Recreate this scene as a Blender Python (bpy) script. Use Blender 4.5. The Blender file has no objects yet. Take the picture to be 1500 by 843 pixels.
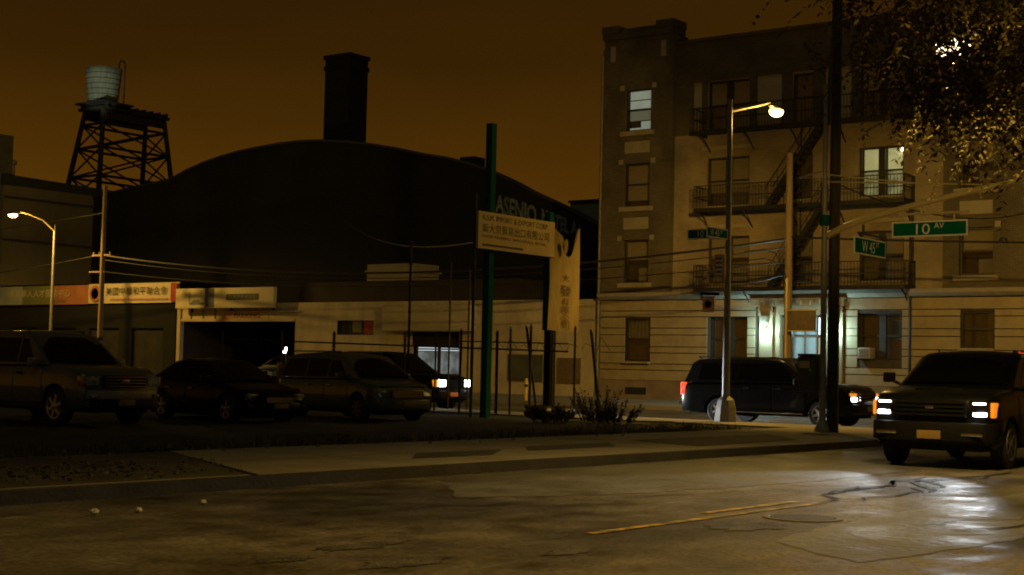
import bpy, bmesh, math, random
from mathutils import Vector, Matrix
random.seed(7)
R = math.radians
scene = bpy.context.scene
col = scene.collection

# ------------------------------------------------------------------ materials
def nodes(m):
    m.use_nodes = True
    nt = m.node_tree
    return nt, nt.nodes, nt.links

def mat(name, c1, c2=None, scale=3.0, rough=0.7, metal=0.0, bump=0.0, stretch=(1, 1, 1), coat=0.0,
        detail=6, spec=0.5, lo=0.35, hi=0.65, rough2=None):
    """principled surface whose own colour wanders between two tones"""
    m = bpy.data.materials.new(name)
    nt, N, L = nodes(m)
    b = N['Principled BSDF']
    b.inputs['Roughness'].default_value = rough
    b.inputs['Metallic'].default_value = metal
    b.inputs['Coat Weight'].default_value = coat
    b.inputs['Coat Roughness'].default_value = 0.04
    b.inputs['Specular IOR Level'].default_value = spec
    if c2 is None:
        b.inputs['Base Color'].default_value = (*c1, 1)
        if bump == 0:
            return m
        c2 = c1
    tc = N.new('ShaderNodeTexCoord')
    mp = N.new('ShaderNodeMapping'); mp.inputs['Scale'].default_value = stretch
    L.new(tc.outputs['Object'], mp.inputs['Vector'])
    nz = N.new('ShaderNodeTexNoise'); nz.inputs['Scale'].default_value = scale; nz.inputs['Detail'].default_value = detail
    nz.inputs['Roughness'].default_value = 0.65
    L.new(mp.outputs['Vector'], nz.inputs['Vector'])
    mr = N.new('ShaderNodeMapRange'); mr.inputs[1].default_value = lo; mr.inputs[2].default_value = hi
    L.new(nz.outputs['Fac'], mr.inputs[0])
    mx = N.new('ShaderNodeMix'); mx.data_type = 'RGBA'
    mx.inputs[6].default_value = (*c1, 1); mx.inputs[7].default_value = (*c2, 1)
    L.new(mr.outputs[0], mx.inputs[0])
    L.new(mx.outputs[2], b.inputs['Base Color'])
    if rough2 is not None:
        mq = N.new('ShaderNodeMapRange'); mq.inputs[3].default_value = rough; mq.inputs[4].default_value = rough2
        L.new(mr.outputs[0], mq.inputs[0]); L.new(mq.outputs[0], b.inputs['Roughness'])
    if bump:
        n2 = N.new('ShaderNodeTexNoise'); n2.inputs['Scale'].default_value = scale * 9; n2.inputs['Detail'].default_value = 4
        L.new(mp.outputs['Vector'], n2.inputs['Vector'])
        bp = N.new('ShaderNodeBump'); bp.inputs['Strength'].default_value = bump; bp.inputs['Distance'].default_value = 0.03
        L.new(n2.outputs['Fac'], bp.inputs['Height']); L.new(bp.outputs['Normal'], b.inputs['Normal'])
    return m

def brick(name, c1, c2, mortar, axis='yz', bw=0.22, bh=0.072):
    m = bpy.data.materials.new(name)
    nt, N, L = nodes(m)
    b = N['Principled BSDF']; b.inputs['Roughness'].default_value = 0.85
    b.inputs['Specular IOR Level'].default_value = 0.25
    tc = N.new('ShaderNodeTexCoord'); sp = N.new('ShaderNodeSeparateXYZ'); cb = N.new('ShaderNodeCombineXYZ')
    L.new(tc.outputs['Object'], sp.inputs[0])
    ad = N.new('ShaderNodeMath'); ad.operation = 'ADD'
    L.new(sp.outputs['X'], ad.inputs[0]); L.new(sp.outputs['Y'], ad.inputs[1])
    L.new(ad.outputs[0], cb.inputs[0]); L.new(sp.outputs['Z'], cb.inputs[1])
    br = N.new('ShaderNodeTexBrick'); br.inputs['Scale'].default_value = 1
    br.inputs['Brick Width'].default_value = bw; br.inputs['Row Height'].default_value = bh
    br.inputs['Mortar Size'].default_value = 0.008
    br.inputs['Color1'].default_value = (*c1, 1); br.inputs['Color2'].default_value = (*c2, 1); br.inputs['Mortar'].default_value = (*mortar, 1)
    L.new(cb.outputs[0], br.inputs['Vector'])
    nz = N.new('ShaderNodeTexNoise'); nz.inputs['Scale'].default_value = 0.7; nz.inputs['Detail'].default_value = 7
    L.new(tc.outputs['Object'], nz.inputs['Vector'])
    mr = N.new('ShaderNodeMapRange'); mr.inputs[1].default_value = .3; mr.inputs[2].default_value = .7; mr.inputs[3].default_value = .62; mr.inputs[4].default_value = 1.15
    L.new(nz.outputs['Fac'], mr.inputs[0])
    mx = N.new('ShaderNodeVectorMath'); mx.operation = 'SCALE'
    L.new(br.outputs['Color'], mx.inputs[0]); L.new(mr.outputs[0], mx.inputs['Scale'])
    L.new(mx.outputs[0], b.inputs['Base Color'])
    return m

def emit(name, c, s, c2=None, scale=4.0):
    m = bpy.data.materials.new(name)
    nt, N, L = nodes(m)
    b = N['Principled BSDF']; b.inputs['Base Color'].default_value = (*[min(1, .5 * x) for x in c], 1)
    b.inputs['Emission Color'].default_value = (*c, 1); b.inputs['Emission Strength'].default_value = s
    b.inputs['Roughness'].default_value = .5
    if c2:
        tc = N.new('ShaderNodeTexCoord'); nz = N.new('ShaderNodeTexNoise'); nz.inputs['Scale'].default_value = scale
        L.new(tc.outputs['Object'], nz.inputs['Vector'])
        mx = N.new('ShaderNodeMix'); mx.data_type = 'RGBA'; mx.inputs[6].default_value = (*c, 1); mx.inputs[7].default_value = (*c2, 1)
        mr = N.new('ShaderNodeMapRange'); mr.inputs[1].default_value = .4; mr.inputs[2].default_value = .6
        L.new(nz.outputs['Fac'], mr.inputs[0]); L.new(mr.outputs[0], mx.inputs[0]); L.new(mx.outputs[2], b.inputs['Emission Color'])
    return m

def glassmat(name, fac=.14, tint=(1, 1, 1)):
    m = bpy.data.materials.new(name)
    nt, N, L = nodes(m)
    N.remove(N['Principled BSDF'])
    out = N['Material Output']
    t = N.new('ShaderNodeBsdfTransparent'); t.inputs[0].default_value = (*tint, 1)
    g = N.new('ShaderNodeBsdfGlossy'); g.inputs['Roughness'].default_value = .04
    x = N.new('ShaderNodeMixShader'); x.inputs[0].default_value = fac
    L.new(t.outputs[0], x.inputs[1]); L.new(g.outputs[0], x.inputs[2]); L.new(x.outputs[0], out.inputs[0])
    return m

def leafmat(name, c1, c2, rough=.45):
    m = bpy.data.materials.new(name)
    nt, N, L = nodes(m)
    b = N['Principled BSDF']; b.inputs['Roughness'].default_value = rough
    tc = N.new('ShaderNodeTexCoord'); nz = N.new('ShaderNodeTexNoise'); nz.inputs['Scale'].default_value = 2.2; nz.inputs['Detail'].default_value = 8
    L.new(tc.outputs['Object'], nz.inputs['Vector'])
    mr = N.new('ShaderNodeMapRange'); mr.inputs[1].default_value = .35; mr.inputs[2].default_value = .65
    L.new(nz.outputs['Fac'], mr.inputs[0])
    mx = N.new('ShaderNodeMix'); mx.data_type = 'RGBA'; mx.inputs[6].default_value = (*c1, 1); mx.inputs[7].default_value = (*c2, 1)
    L.new(mr.outputs[0], mx.inputs[0]); L.new(mx.outputs[2], b.inputs['Base Color'])
    tr = N.new('ShaderNodeBsdfTranslucent'); L.new(mx.outputs[2], tr.inputs[0])
    ms = N.new('ShaderNodeMixShader'); ms.inputs[0].default_value = .5
    L.new(b.outputs[0], ms.inputs[1]); L.new(tr.outputs[0], ms.inputs[2])
    L.new(ms.outputs[0], N['Material Output'].inputs[0])
    return m

M = {}
def asphalt():
    m = bpy.data.materials.new('asphalt')
    nt, N, L = nodes(m)
    b = N['Principled BSDF']; b.inputs['Specular IOR Level'].default_value = .38
    tc = N.new('ShaderNodeTexCoord')
    def noise(scale, detail, stretch=(1, 1, 1)):
        mp = N.new('ShaderNodeMapping'); mp.inputs['Scale'].default_value = stretch
        L.new(tc.outputs['Object'], mp.inputs[0])
        n = N.new('ShaderNodeTexNoise'); n.inputs['Scale'].default_value = scale; n.inputs['Detail'].default_value = detail
        n.inputs['Roughness'].default_value = .6
        L.new(mp.outputs[0], n.inputs['Vector']); return n
    big = noise(.26, 8, (.75, 1.25, 1)); mid = noise(1.5, 9, (.9, 1.1, 1)); fine = noise(15, 9)
    r1 = N.new('ShaderNodeValToRGB')
    r1.color_ramp.elements[0].position = .40; r1.color_ramp.elements[0].color = (.032, .029, .024, 1)
    r1.color_ramp.elements[1].position = .60; r1.color_ramp.elements[1].color = (.128, .115, .093, 1)
    L.new(big.outputs['Fac'], r1.inputs[0])
    mr = N.new('ShaderNodeMapRange'); mr.inputs[1].default_value = .3; mr.inputs[2].default_value = .7; mr.inputs[3].default_value = .45; mr.inputs[4].default_value = 1.4
    L.new(mid.outputs['Fac'], mr.inputs[0])
    mf = N.new('ShaderNodeMapRange'); mf.inputs[1].default_value = .3; mf.inputs[2].default_value = .7; mf.inputs[3].default_value = .4; mf.inputs[4].default_value = 1.6
    L.new(fine.outputs['Fac'], mf.inputs[0])
    mm = N.new('ShaderNodeMath'); mm.operation = 'MULTIPLY'; L.new(mr.outputs[0], mm.inputs[0]); L.new(mf.outputs[0], mm.inputs[1])
    sc = N.new('ShaderNodeVectorMath'); sc.operation = 'SCALE'; L.new(r1.outputs[0], sc.inputs[0]); L.new(mm.outputs[0], sc.inputs['Scale'])
    L.new(sc.outputs[0], b.inputs['Base Color'])
    rr = N.new('ShaderNodeMapRange'); rr.inputs[1].default_value = .35; rr.inputs[2].default_value = .65; rr.inputs[3].default_value = .42; rr.inputs[4].default_value = .85
    L.new(mid.outputs['Fac'], rr.inputs[0]); L.new(rr.outputs[0], b.inputs['Roughness'])
    bp = N.new('ShaderNodeBump'); bp.inputs['Strength'].default_value = .8; bp.inputs['Distance'].default_value = .016
    ad = N.new('ShaderNodeMath'); ad.operation = 'MULTIPLY_ADD'; ad.inputs[1].default_value = 4.0
    L.new(mid.outputs['Fac'], ad.inputs[0]); L.new(fine.outputs['Fac'], ad.inputs[2])
    L.new(ad.outputs[0], bp.inputs['Height']); L.new(bp.outputs[0], b.inputs['Normal'])
    return m
M['asphalt'] = asphalt()

def worn_paint(name, paint, under, scale=2.5, lo=.42, hi=.58):
    return mat(name, under, paint, scale=scale, rough=.55, lo=lo, hi=hi, bump=.3, detail=9)

M['ground'] = mat('dark_soil', (.03, .026, .02), (.05, .043, .033), 1.2, .95, bump=.4)
M['lot'] = mat('lot_dirt', (.010, .009, .007), (.03, .026, .02), .9, .95, bump=.6)
M['concrete'] = mat('sidewalk_concrete', (.165, .145, .115), (.265, .24, .19), .55, .85, bump=.25, detail=9)
M['dirty_concrete'] = mat('dirty_concrete', (.022, .02, .016), (.065, .057, .045), 1.1, .9, bump=.5, detail=9)
M['kerb_dark'] = mat('dark_kerb', (.014, .013, .012), (.03, .027, .023), 2.0, .7, bump=.3)  # one dark tone over the whole kerb
M['kerb'] = mat('kerb_stone', (.14, .13, .11), (.24, .22, .19), 2.0, .8, bump=.3)
M['patch'] = mat('asphalt_patch', (.06, .061, .06), (.105, .105, .1), .9, .4, bump=.6, detail=9, rough2=.8)
M['old_patch'] = mat('dark_patch', (.028, .027, .025), (.06, .055, .048), 2.0, .8, bump=.4)
M['tar'] = mat('tar', (.01, .01, .01), (.022, .021, .02), 6, .75, bump=.4, spec=.2)
M['yellow'] = worn_paint('yellow_road_paint', (.5, .33, .045), (.1, .09, .06), 3.5, .46, .6)
M['pothole'] = mat('broken_asphalt', (.018, .017, .016), (.085, .078, .066), 3.2, .7, bump=1.0, detail=10, lo=.4, hi=.62)
M['rubble'] = mat('rubble', (.05, .044, .034), (.13, .115, .09), 3, .9, bump=.5)
M['brown_brick'] = brick('brown_brick', (.105, .082, .055), (.14, .108, .072), (.16, .14, .105))
M['top_brick'] = brick('dark_brown_brick', (.09, .073, .05), (.12, .096, .066), (.14, .12, .09))
M['tan_brick'] = brick('tan_brick', (.31, .235, .145), (.36, .28, .175), (.34, .285, .2))
M['stone'] = mat('limestone', (.29, .228, .135), (.38, .305, .18), 1.4, .85, bump=.15, detail=9)
M['stone_trim'] = mat('stone_trim', (.29, .25, .18), (.37, .31, .22), 2, .85, bump=.15)
M['groove'] = mat('dirty_joint', (.05, .04, .028), (.08, .065, .045), 3, .9)
M['plinth'] = mat('brown_plinth', (.19, .14, .095), (.27, .205, .14), 1.3, .85, bump=.2)
M['stucco'] = mat('pale_stucco', (.3, .27, .2), (.37, .33, .25), 1, .9)
M['black_iron'] = mat('black_iron', (.012, .012, .013), (.025, .02, .017), 5, .55)
M['frame_dark'] = mat('dark_window_frame', (.025, .021, .016), (.04, .033, .025), 4, .5)
M['pane'] = glassmat('window_glass', .1)
M['room'] = mat('dark_room', (.012, .011, .009), (.03, .026, .02), 2, .9)
M['blind'] = mat('tan_blind', (.23, .2, .14), (.29, .25, .18), 3, .9, stretch=(1, 1, 8))
M['curtain'] = mat('grey_curtain', (.14, .125, .1), (.2, .18, .14), 6, .9, stretch=(1, 6, .5))
M['dark_curtain'] = mat('brown_curtain', (.03, .022, .016), (.05, .036, .026), 6, .9, stretch=(1, 6, .5))
M['white_wall'] = mat('whitewashed_wall', (.46, .37, .25), (.68, .57, .41), .75, .85, bump=.1, detail=10, stretch=(1, 1, .6))
M['fascia'] = mat('stained_fascia', (.42, .34, .21), (.58, .48, .32), .6, .7, detail=9, stretch=(1, 1, 2))
M['parapet'] = mat('dark_parapet', (.035, .027, .02), (.055, .042, .03), 1, .9)
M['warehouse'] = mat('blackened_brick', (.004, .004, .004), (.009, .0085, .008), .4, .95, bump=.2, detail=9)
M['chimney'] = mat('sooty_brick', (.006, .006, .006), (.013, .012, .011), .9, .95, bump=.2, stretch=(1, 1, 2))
M['faded_white'] = mat('faded_painted_letters', (.1, .14, .13), (.22, .27, .245), 2.4, .9, lo=.4, hi=.6)
M['grey_wall'] = mat('grey_stucco', (.12, .105, .075), (.19, .165, .12), .35, .9, detail=9, stretch=(1, 1, .5))
M['steel_dark'] = mat('dark_steel', (.018, .024, .025), (.035, .04, .04), 3, .7, metal=.0)
M['tank'] = mat('weathered_cedar', (.13, .16, .14), (.24, .27, .24), 2.6, .85, stretch=(3, 3, .25), bump=.3)
M['galv'] = mat('galvanised_steel', (.2, .195, .18), (.3, .29, .27), 4, .5, metal=.4, bump=.05)
M['pole_steel'] = mat('painted_pole_steel', (.3, .27, .22), (.4, .36, .3), 5, .5, metal=.2)
M['arm_yellow'] = mat('ochre_steel', (.58, .46, .2), (.68, .54, .26), 5, .5, metal=.2)
M['wood'] = mat('creosoted_wood', (.2, .14, .085), (.32, .23, .145), 3, .85, stretch=(4, 4, .3), bump=.4)
M['dark_wood'] = mat('blackened_wood', (.035, .027, .02), (.07, .052, .037), 3, .85, stretch=(4, 4, .3), bump=.4)
M['green_paint'] = mat('teal_green_paint', (.008, .075, .072), (.014, .1, .095), 3, .9, spec=.08)
M['sign_green'] = mat('sign_green', (.004, .11, .055), (.007, .13, .065), 2, .9, spec=0.0)
M['sign_white'] = mat('sign_white', (.74, .72, .64), (.82, .8, .72), 3, .9, spec=0.0)
M['rust'] = mat('rusty_pipe', (.03, .023, .018), (.06, .042, .027), 8, .8)
M['board'] = mat('cream_board', (.46, .34, .15), (.56, .42, .19), 1.2, .6, detail=9)
M['board_edge'] = mat('board_edge', (.2, .15, .08), (.3, .22, .12), 2, .7)
M['ink_brown'] = mat('brown_ink', (.035, .018, .009), (.06, .03, .014), 3, .6)
M['ink_red'] = mat('red_ink', (.27, .015, .01), (.34, .03, .015), 3, .6)
M['ink_black'] = mat('black_ink', (.012, .012, .012), (.03, .03, .03), 3, .6)
M['banner_gold'] = mat('gold_cloth', (.19, .135, .045), (.27, .195, .07), 1.5, .7, stretch=(2, 2, .5))
M['banner_white'] = mat('pale_banner', (.5, .43, .32), (.6, .52, .4), .8, .7)
M['orange_cloth'] = mat('orange_cloth', (.34, .12, .06), (.4, .17, .09), 1, .7)
M['green_cloth'] = mat('green_cloth', (.15, .16, .07), (.2, .2, .09), 1, .7)
M['bluewhite_cloth'] = mat('blue_white_cloth', (.28, .31, .3), (.38, .39, .36), .8, .7)
M['pink_ink'] = mat('faded_pink_ink', (.5, .2, .16), (.6, .3, .22), 3, .7)
M['billboard'] = mat('cream_panel', (.62, .52, .32), (.74, .63, .42), .7, .6)
M['grey_ink'] = mat('grey_blue_ink', (.12, .13, .14), (.2, .21, .21), 1.5, .7)
M['orange_sign'] = mat('orange_sign_face', (.6, .2, .06), (.7, .28, .1), 3, .5)
M['grey_panel'] = mat('grey_metal_door', (.07, .075, .06), (.11, .115, .09), 1.5, .6)
M['brown_panel'] = mat('brown_panel', (.13, .09, .05), (.2, .14, .08), 6, .8)
M['hydrant_red'] = mat('red_hydrant_paint', (.36, .02, .015), (.45, .04, .025), 5, .45)
M['bollard'] = mat('yellow_bollard', (.65, .42, .08), (.72, .5, .12), 5, .5)
M['bag'] = mat('black_plastic', (.006, .006, .007), (.012, .012, .013), 4, .35, bump=.4)
M['paper'] = mat('white_paper', (.4, .4, .37), (.55, .55, .5), 6, .8)
M['tyre'] = mat('tyre_rubber', (.015, .015, .016), (.028, .028, .028), 9, .75)
M['alloy'] = mat('alloy_rim', (.45, .46, .47), (.55, .56, .57), 6, .3, metal=.85)
M['bright_rim'] = mat('polished_rim', (.6, .6, .58), (.75, .75, .73), 6, .35, metal=.25)
M['steel_rim'] = mat('dark_rim', (.12, .13, .13), (.2, .21, .21), 6, .4, metal=.6)
M['car_black'] = mat('black_car_paint', (.0018, .0019, .002), (.003, .0032, .0034), 1, .3, coat=.15, spec=.2)
M['car_truck'] = mat('dark_green_black_paint', (.0028, .0036, .0034), (.005, .0062, .0056), 1.5, .3, coat=.12, spec=.16)
M['car_silver'] = mat('silver_car_paint', (.10, .112, .108), (.13, .142, .138), 1.3, .35, metal=.4, coat=.8)
M['car_grey'] = mat('grey_green_car_paint', (.075, .1, .097), (.1, .125, .12), 1.3, .35, metal=.4, coat=.8)
M['car_white'] = mat('white_van_paint', (.5, .5, .46), (.58, .58, .54), 1.3, .4, coat=.5)
M['car_glass'] = mat('dark_car_glass', (.002, .0025, .0025), (.003, .0035, .0035), 2, .06, spec=.22)
M['chrome'] = mat('chrome', (.6, .6, .6), (.7, .7, .7), 4, .12, metal=1)
M['plastic'] = mat('black_trim', (.004, .004, .0045), (.008, .008, .0085), 6, .55, spec=.2)
M['under'] = mat('underbody', (.004, .004, .004), (.008, .008, .008), 5, .9)
M['plate'] = mat('amber_plate', (.2, .13, .04), (.26, .17, .055), 4, .5)
M['lens_off'] = mat('unlit_headlamp', (.3, .31, .31), (.5, .5, .5), 14, .1, metal=.8, coat=1, bump=1.0)
M['amber_off'] = mat('unlit_amber_lens', (.45, .16, .02), (.55, .22, .03), 8, .15, coat=1)
M['red_off'] = mat('unlit_red_lens', (.3, .01, .01), (.4, .02, .015), 8, .15, coat=1)
M['bark'] = mat('bark', (.05, .038, .025), (.1, .075, .05), 6, .9, stretch=(3, 3, .5), bump=.6)
M['leaf'] = leafmat('tree_leaf', (.035, .031, .009), (.08, .06, .017), .8)
M['weed'] = leafmat('weed_leaf', (.02, .026, .01), (.045, .046, .018), .6)
M['dry'] = leafmat('dry_grass', (.08, .065, .03), (.13, .1, .05), .7)
M['porcelain'] = mat('insulator_glaze', (.3, .25, .2), (.4, .33, .26), 8, .2)
M['cable'] = mat('cable_sheath', (.012, .011, .01), (.02, .018, .016), 8, .5)

HPS = (1.0, .59, .10)
M['lamp_lens'] = emit('sodium_lamp_lens', (1.0, .62, .2), 7)
M['lamp_lens_white'] = emit('pale_lamp_lens', (1.0, .8, .5), 6)
M['head_on'] = emit('lit_headlamp', (.92, .96, 1.0), 22)
M['head_warm'] = emit('lit_upper_headlamp', (1.0, .95, .78), 9)
M['amber_on'] = emit('lit_amber_lamp', (1.0, .30, .015), .8)
M['tail_on'] = emit('lit_tail_lamp', (1.0, .02, .01), 1.6, (1.0, .10, .03), 9)
M['win_blue'] = emit('lit_blind', (.52, .60, .45), .42, (.42, .5, .38), 1.2)
M['win_dimblue'] = emit('half_lit_blind', (.3, .32, .2), .25)
M['win_cream'] = emit('lit_room', (.60, .58, .26), .62, (.5, .48, .2), 1.4)
M['win_cream_low'] = emit('lit_room_through_curtain', (.5, .5, .22), .38, (.2, .2, .09), 2.6)
M['bulb'] = emit('bare_bulb', (.95, .93, 1.0), 25)
M['hall'] = emit('lit_hall', (.36, .5, .52), .42, (.25, .36, .38), 2.2)
M['hall_bright'] = emit('lit_transom', (.8, .95, 1.0), 2.2)
M['hall_pale'] = emit('lit_sidelight', (.6, .68, .5), .55)
M['shop'] = emit('lit_shop_interior', (.36, .43, .45), .36, (.12, .15, .16), 1.7)
M['shop_tube'] = emit('fluorescent_tube', (.75, .85, .9), .7)
M['sconce'] = emit('sconce_bulb', (.88, 1.0, .95), 30)
M['flood'] = emit('work_lamp_face', (.92, .95, 1.0), 14)

# ------------------------------------------------------------------ mesh helpers
class MB:
    def __init__(s, org=(0, 0, 0)):
        s.v = []; s.f = []; s.o = Vector(org)
    def add(s, vs, fs):
        k = len(s.v)
        s.v += [Vector(p) - s.o for p in vs]
        s.f += [tuple(i + k for i in f) for f in fs]
        return s
    def poly(s, pts): return s.add(pts, [tuple(range(len(pts)))])
    def box(s, x0, x1, y0, y1, z0, z1):
        x0, x1 = sorted((x0, x1)); y0, y1 = sorted((y0, y1)); z0, z1 = sorted((z0, z1))
        return s.add([(x, y, z) for z in (z0, z1) for y in (y0, y1) for x in (x0, x1)],
                     [(0, 2, 3, 1), (4, 5, 7, 6), (0, 1, 5, 4), (2, 6, 7, 3), (0, 4, 6, 2), (1, 3, 7, 5)])
    def tube(s, p, q, r0, r1=None, n=8, caps=True, rot=0.0):
        r1 = r0 if r1 is None else r1
        p = Vector(p); q = Vector(q); d = (q - p)
        if d.length < 1e-6: return s
        d.normalize()
        a = Vector((0, 0, 1)) if abs(d.z) < .95 else Vector((1, 0, 0))
        u = d.cross(a).normalized(); w = d.cross(u)
        vs = []
        for c, r in ((p, r0), (q, r1)):
            for i in range(n):
                t = 2 * math.pi * i / n + rot
                vs.append(c + u * (r * math.cos(t)) + w * (r * math.sin(t)))
        fs = [(i, (i + 1) % n, n + (i + 1) % n, n + i) for i in range(n)]
        if caps: fs += [tuple(range(n - 1, -1, -1)), tuple(range(n, 2 * n))]
        return s.add(vs, fs)
    def path(s, pts, r, n=6, r1=None):
        pts = [Vector(p) for p in pts]
        N = len(pts); r1 = r if r1 is None else r1
        rings = []
        vs = []
        for i, p in enumerate(pts):
            d = (pts[min(i + 1, N - 1)] - pts[max(i - 1, 0)]).normalized()
            a = Vector((0, 0, 1)) if abs(d.z) < .9 else Vector((1, 0, 0))
            u = d.cross(a).normalized(); w = d.cross(u)
            rr = r + (r1 - r) * i / max(1, N - 1)
            for k in range(n):
                t = 2 * math.pi * k / n
                vs.append(p + u * (rr * math.cos(t)) + w * (rr * math.sin(t)))
        fs = []
        for i in range(N - 1):
            for k in range(n):
                fs.append((i * n + k, i * n + (k + 1) % n, (i + 1) * n + (k + 1) % n, (i + 1) * n + k))
        fs += [tuple(range(n - 1, -1, -1)), tuple(range((N - 1) * n, N * n))]
        return s.add(vs, fs)
    def lathe(s, prof, c=(0, 0, 0), n=20, axis='z', rot=0.0):
        c = Vector(c); vs = []
        for r, h in prof:
            for k in range(n):
                t = 2 * math.pi * k / n + rot
                a, b = r * math.cos(t), r * math.sin(t)
                vs.append(c + Vector({'z': (a, b, h), 'y': (a, h, b), 'x': (h, a, b)}[axis]))
        fs = []
        for i in range(len(prof) - 1):
            for k in range(n):
                q = (i * n + k, i * n + (k + 1) % n, (i + 1) * n + (k + 1) % n, (i + 1) * n + k)
                fs.append(q if axis != 'y' else q[::-1])
        fs.append(tuple(range(n - 1, -1, -1))); fs.append(tuple(range((len(prof) - 1) * n, len(prof) * n)))
        return s.add(vs, fs)
    def prism(s, pts, fn0, fn1):
        """a closed outline swept between two places: fn(u, v) gives the point"""
        n = len(pts)
        vs = [fn0(*p) for p in pts] + [fn1(*p) for p in pts]
        fs = [tuple(range(n)), tuple(range(2 * n - 1, n - 1, -1))]
        fs += [(i, i + n, (i + 1) % n + n, (i + 1) % n) for i in range(n)]
        return s.add(vs, fs)
    def build(s, name, m, parent=None, smooth=False, bevel=0.0, angle=35):
        me = bpy.data.meshes.new(name)
        me.from_pydata([tuple(v) for v in s.v], [], s.f)
        bm = bmesh.new(); bm.from_mesh(me)
        if bevel:
            bmesh.ops.bevel(bm, geom=bm.edges[:], offset=bevel, segments=2, affect='EDGES', profile=.6, clamp_overlap=True)
        bmesh.ops.recalc_face_normals(bm, faces=bm.faces[:])
        bm.to_mesh(me); bm.free()
        me.materials.append(M[m])
        if smooth or bevel:
            me.shade_smooth()
            try: me.set_sharp_from_angle(angle=R(angle))
            except Exception: pass
        me.update()
        o = bpy.data.objects.new(name, me); col.objects.link(o)
        if parent is not None: o.parent = parent
        return o

def tag(o, label, cat, group=None, kind=None):
    if label: o['label'] = label
    if cat: o['category'] = cat
    if group: o['group'] = group
    if kind: o['kind'] = kind
    return o

def thing(name, label, cat, loc=(0, 0, 0), rz=0.0, group=None):
    o = bpy.data.objects.new(name, None); col.objects.link(o)
    o.empty_display_size = .3
    o.location = loc; o.rotation_euler = (0, 0, rz)
    return tag(o, label, cat, group)

def struct(mb, name, m, **k):
    o = mb.build(name, m, **k); o['kind'] = 'structure'; return o

def copy_tree(o, parent=None):
    c = o.copy(); col.objects.link(c); c.parent = parent
    for ch in list(o.children): copy_tree(ch, c)
    return c

def text(body, fn, height=None, width=None, bold=0.0):
    """lettering as flat outline meshes; fn(u, v) places it, u along the line and v up"""
    cu = bpy.data.curves.new('t', 'FONT'); cu.body = body; cu.resolution_u = 3; cu.offset = bold
    ob = bpy.data.objects.new('t', cu); col.objects.link(ob)
    dg = bpy.context.evaluated_depsgraph_get(); dg.update()
    me = bpy.data.meshes.new_from_object(ob.evaluated_get(dg))
    vs = [v.co.copy() for v in me.vertices]; fs = [tuple(p.vertices) for p in me.polygons]
    bpy.data.objects.remove(ob); bpy.data.curves.remove(cu); bpy.data.meshes.remove(me)
    x0 = min(v.x for v in vs); x1 = max(v.x for v in vs); y0 = min(v.y for v in vs); y1 = max(v.y for v in vs)
    h = height or (y1 - y0); w = width or (x1 - x0) * h / (y1 - y0)
    return [fn((v.x - x0) / (x1 - x0) * w, (v.y - y0) / (y1 - y0) * h) for v in vs], fs

def light(name, kind, loc, energy, color, parent=None, **k):
    d = bpy.data.lights.new(name, kind); d.energy = energy; d.color = color
    for a, b in k.items():
        if a != 'aim': setattr(d, a, b)
    o = bpy.data.objects.new(name, d); col.objects.link(o); o.location = loc
    if 'aim' in k:
        o.rotation_euler = Vector(k['aim']).to_track_quat('-Z', 'Y').to_euler()
    if parent is not None: o.parent = parent
    return o

# ------------------------------------------------------------------ camera (yawed along the street grid)
F_PX, W_PX = 2200.0, 1500.0
HEAD, PITCH, ROLL = R(37), math.atan((541 - 421.5) / F_PX), R(1.3)
cam = bpy.data.cameras.new('camera'); cam.sensor_width = 36; cam.lens = 36 * F_PX / W_PX
cam.clip_start = .1; cam.clip_end = 3000
co = bpy.data.objects.new('camera', cam); col.objects.link(co)
fw = Vector((math.cos(PITCH) * math.cos(HEAD), math.cos(PITCH) * math.sin(HEAD), math.sin(PITCH)))
rt = Vector((math.sin(HEAD), -math.cos(HEAD), 0)); up = rt.cross(fw)
up2 = up * math.cos(ROLL) - rt * math.sin(ROLL); rt2 = fw.cross(up2)
co.matrix_world = Matrix(((rt2.x, up2.x, -fw.x, 0), (rt2.y, up2.y, -fw.y, 0), (rt2.z, up2.z, -fw.z, 1.5), (0, 0, 0, 1)))
scene.camera = co

# ------------------------------------------------------------------ night sky
w = bpy.data.worlds.new('World'); scene.world = w; w.use_nodes = True
N, L = w.node_tree.nodes, w.node_tree.links
bg = N['Background']
tc = N.new('ShaderNodeTexCoord'); sp = N.new('ShaderNodeSeparateXYZ'); L.new(tc.outputs['Generated'], sp.inputs[0])
cr = N.new('ShaderNodeValToRGB')
e = cr.color_ramp.elements
e[0].position = 0.0; e[0].color = (.118, .047, .0026, 1)
e[1].position = .42; e[1].color = (.014, .0066, .0014, 1)
x = cr.color_ramp.elements.new(.10); x.color = (.088, .034, .002, 1)
x = cr.color_ramp.elements.new(.20); x.color = (.041, .0163, .0014, 1)
L.new(sp.outputs['Z'], cr.inputs[0])
nz = N.new('ShaderNodeTexNoise'); nz.inputs['Scale'].default_value = 2.2; nz.inputs['Detail'].default_value = 4
mpw = N.new('ShaderNodeMapping'); mpw.inputs['Scale'].default_value = (1, 1, 3.0)
L.new(tc.outputs['Generated'], mpw.inputs[0]); L.new(mpw.outputs[0], nz.inputs['Vector'])
mr = N.new('ShaderNodeMapRange'); mr.inputs[1].default_value = .3; mr.inputs[2].default_value = .7; mr.inputs[3].default_value = .82; mr.inputs[4].default_value = 1.18
L.new(nz.outputs['Fac'], mr.inputs[0])
L.new(cr.outputs[0], bg.inputs['Color']); L.new(mr.outputs[0], bg.inputs['Strength'])

mo = light('teal_fill', 'SUN', (0, 0, 60), .055, (.42, 1.0, .78), angle=R(25))  # soft teal sun lamp added as fill to cool the darker parts
mo.rotation_euler = Vector((.62, .42, -.8)).to_track_quat('-Z', 'Y').to_euler()

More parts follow.
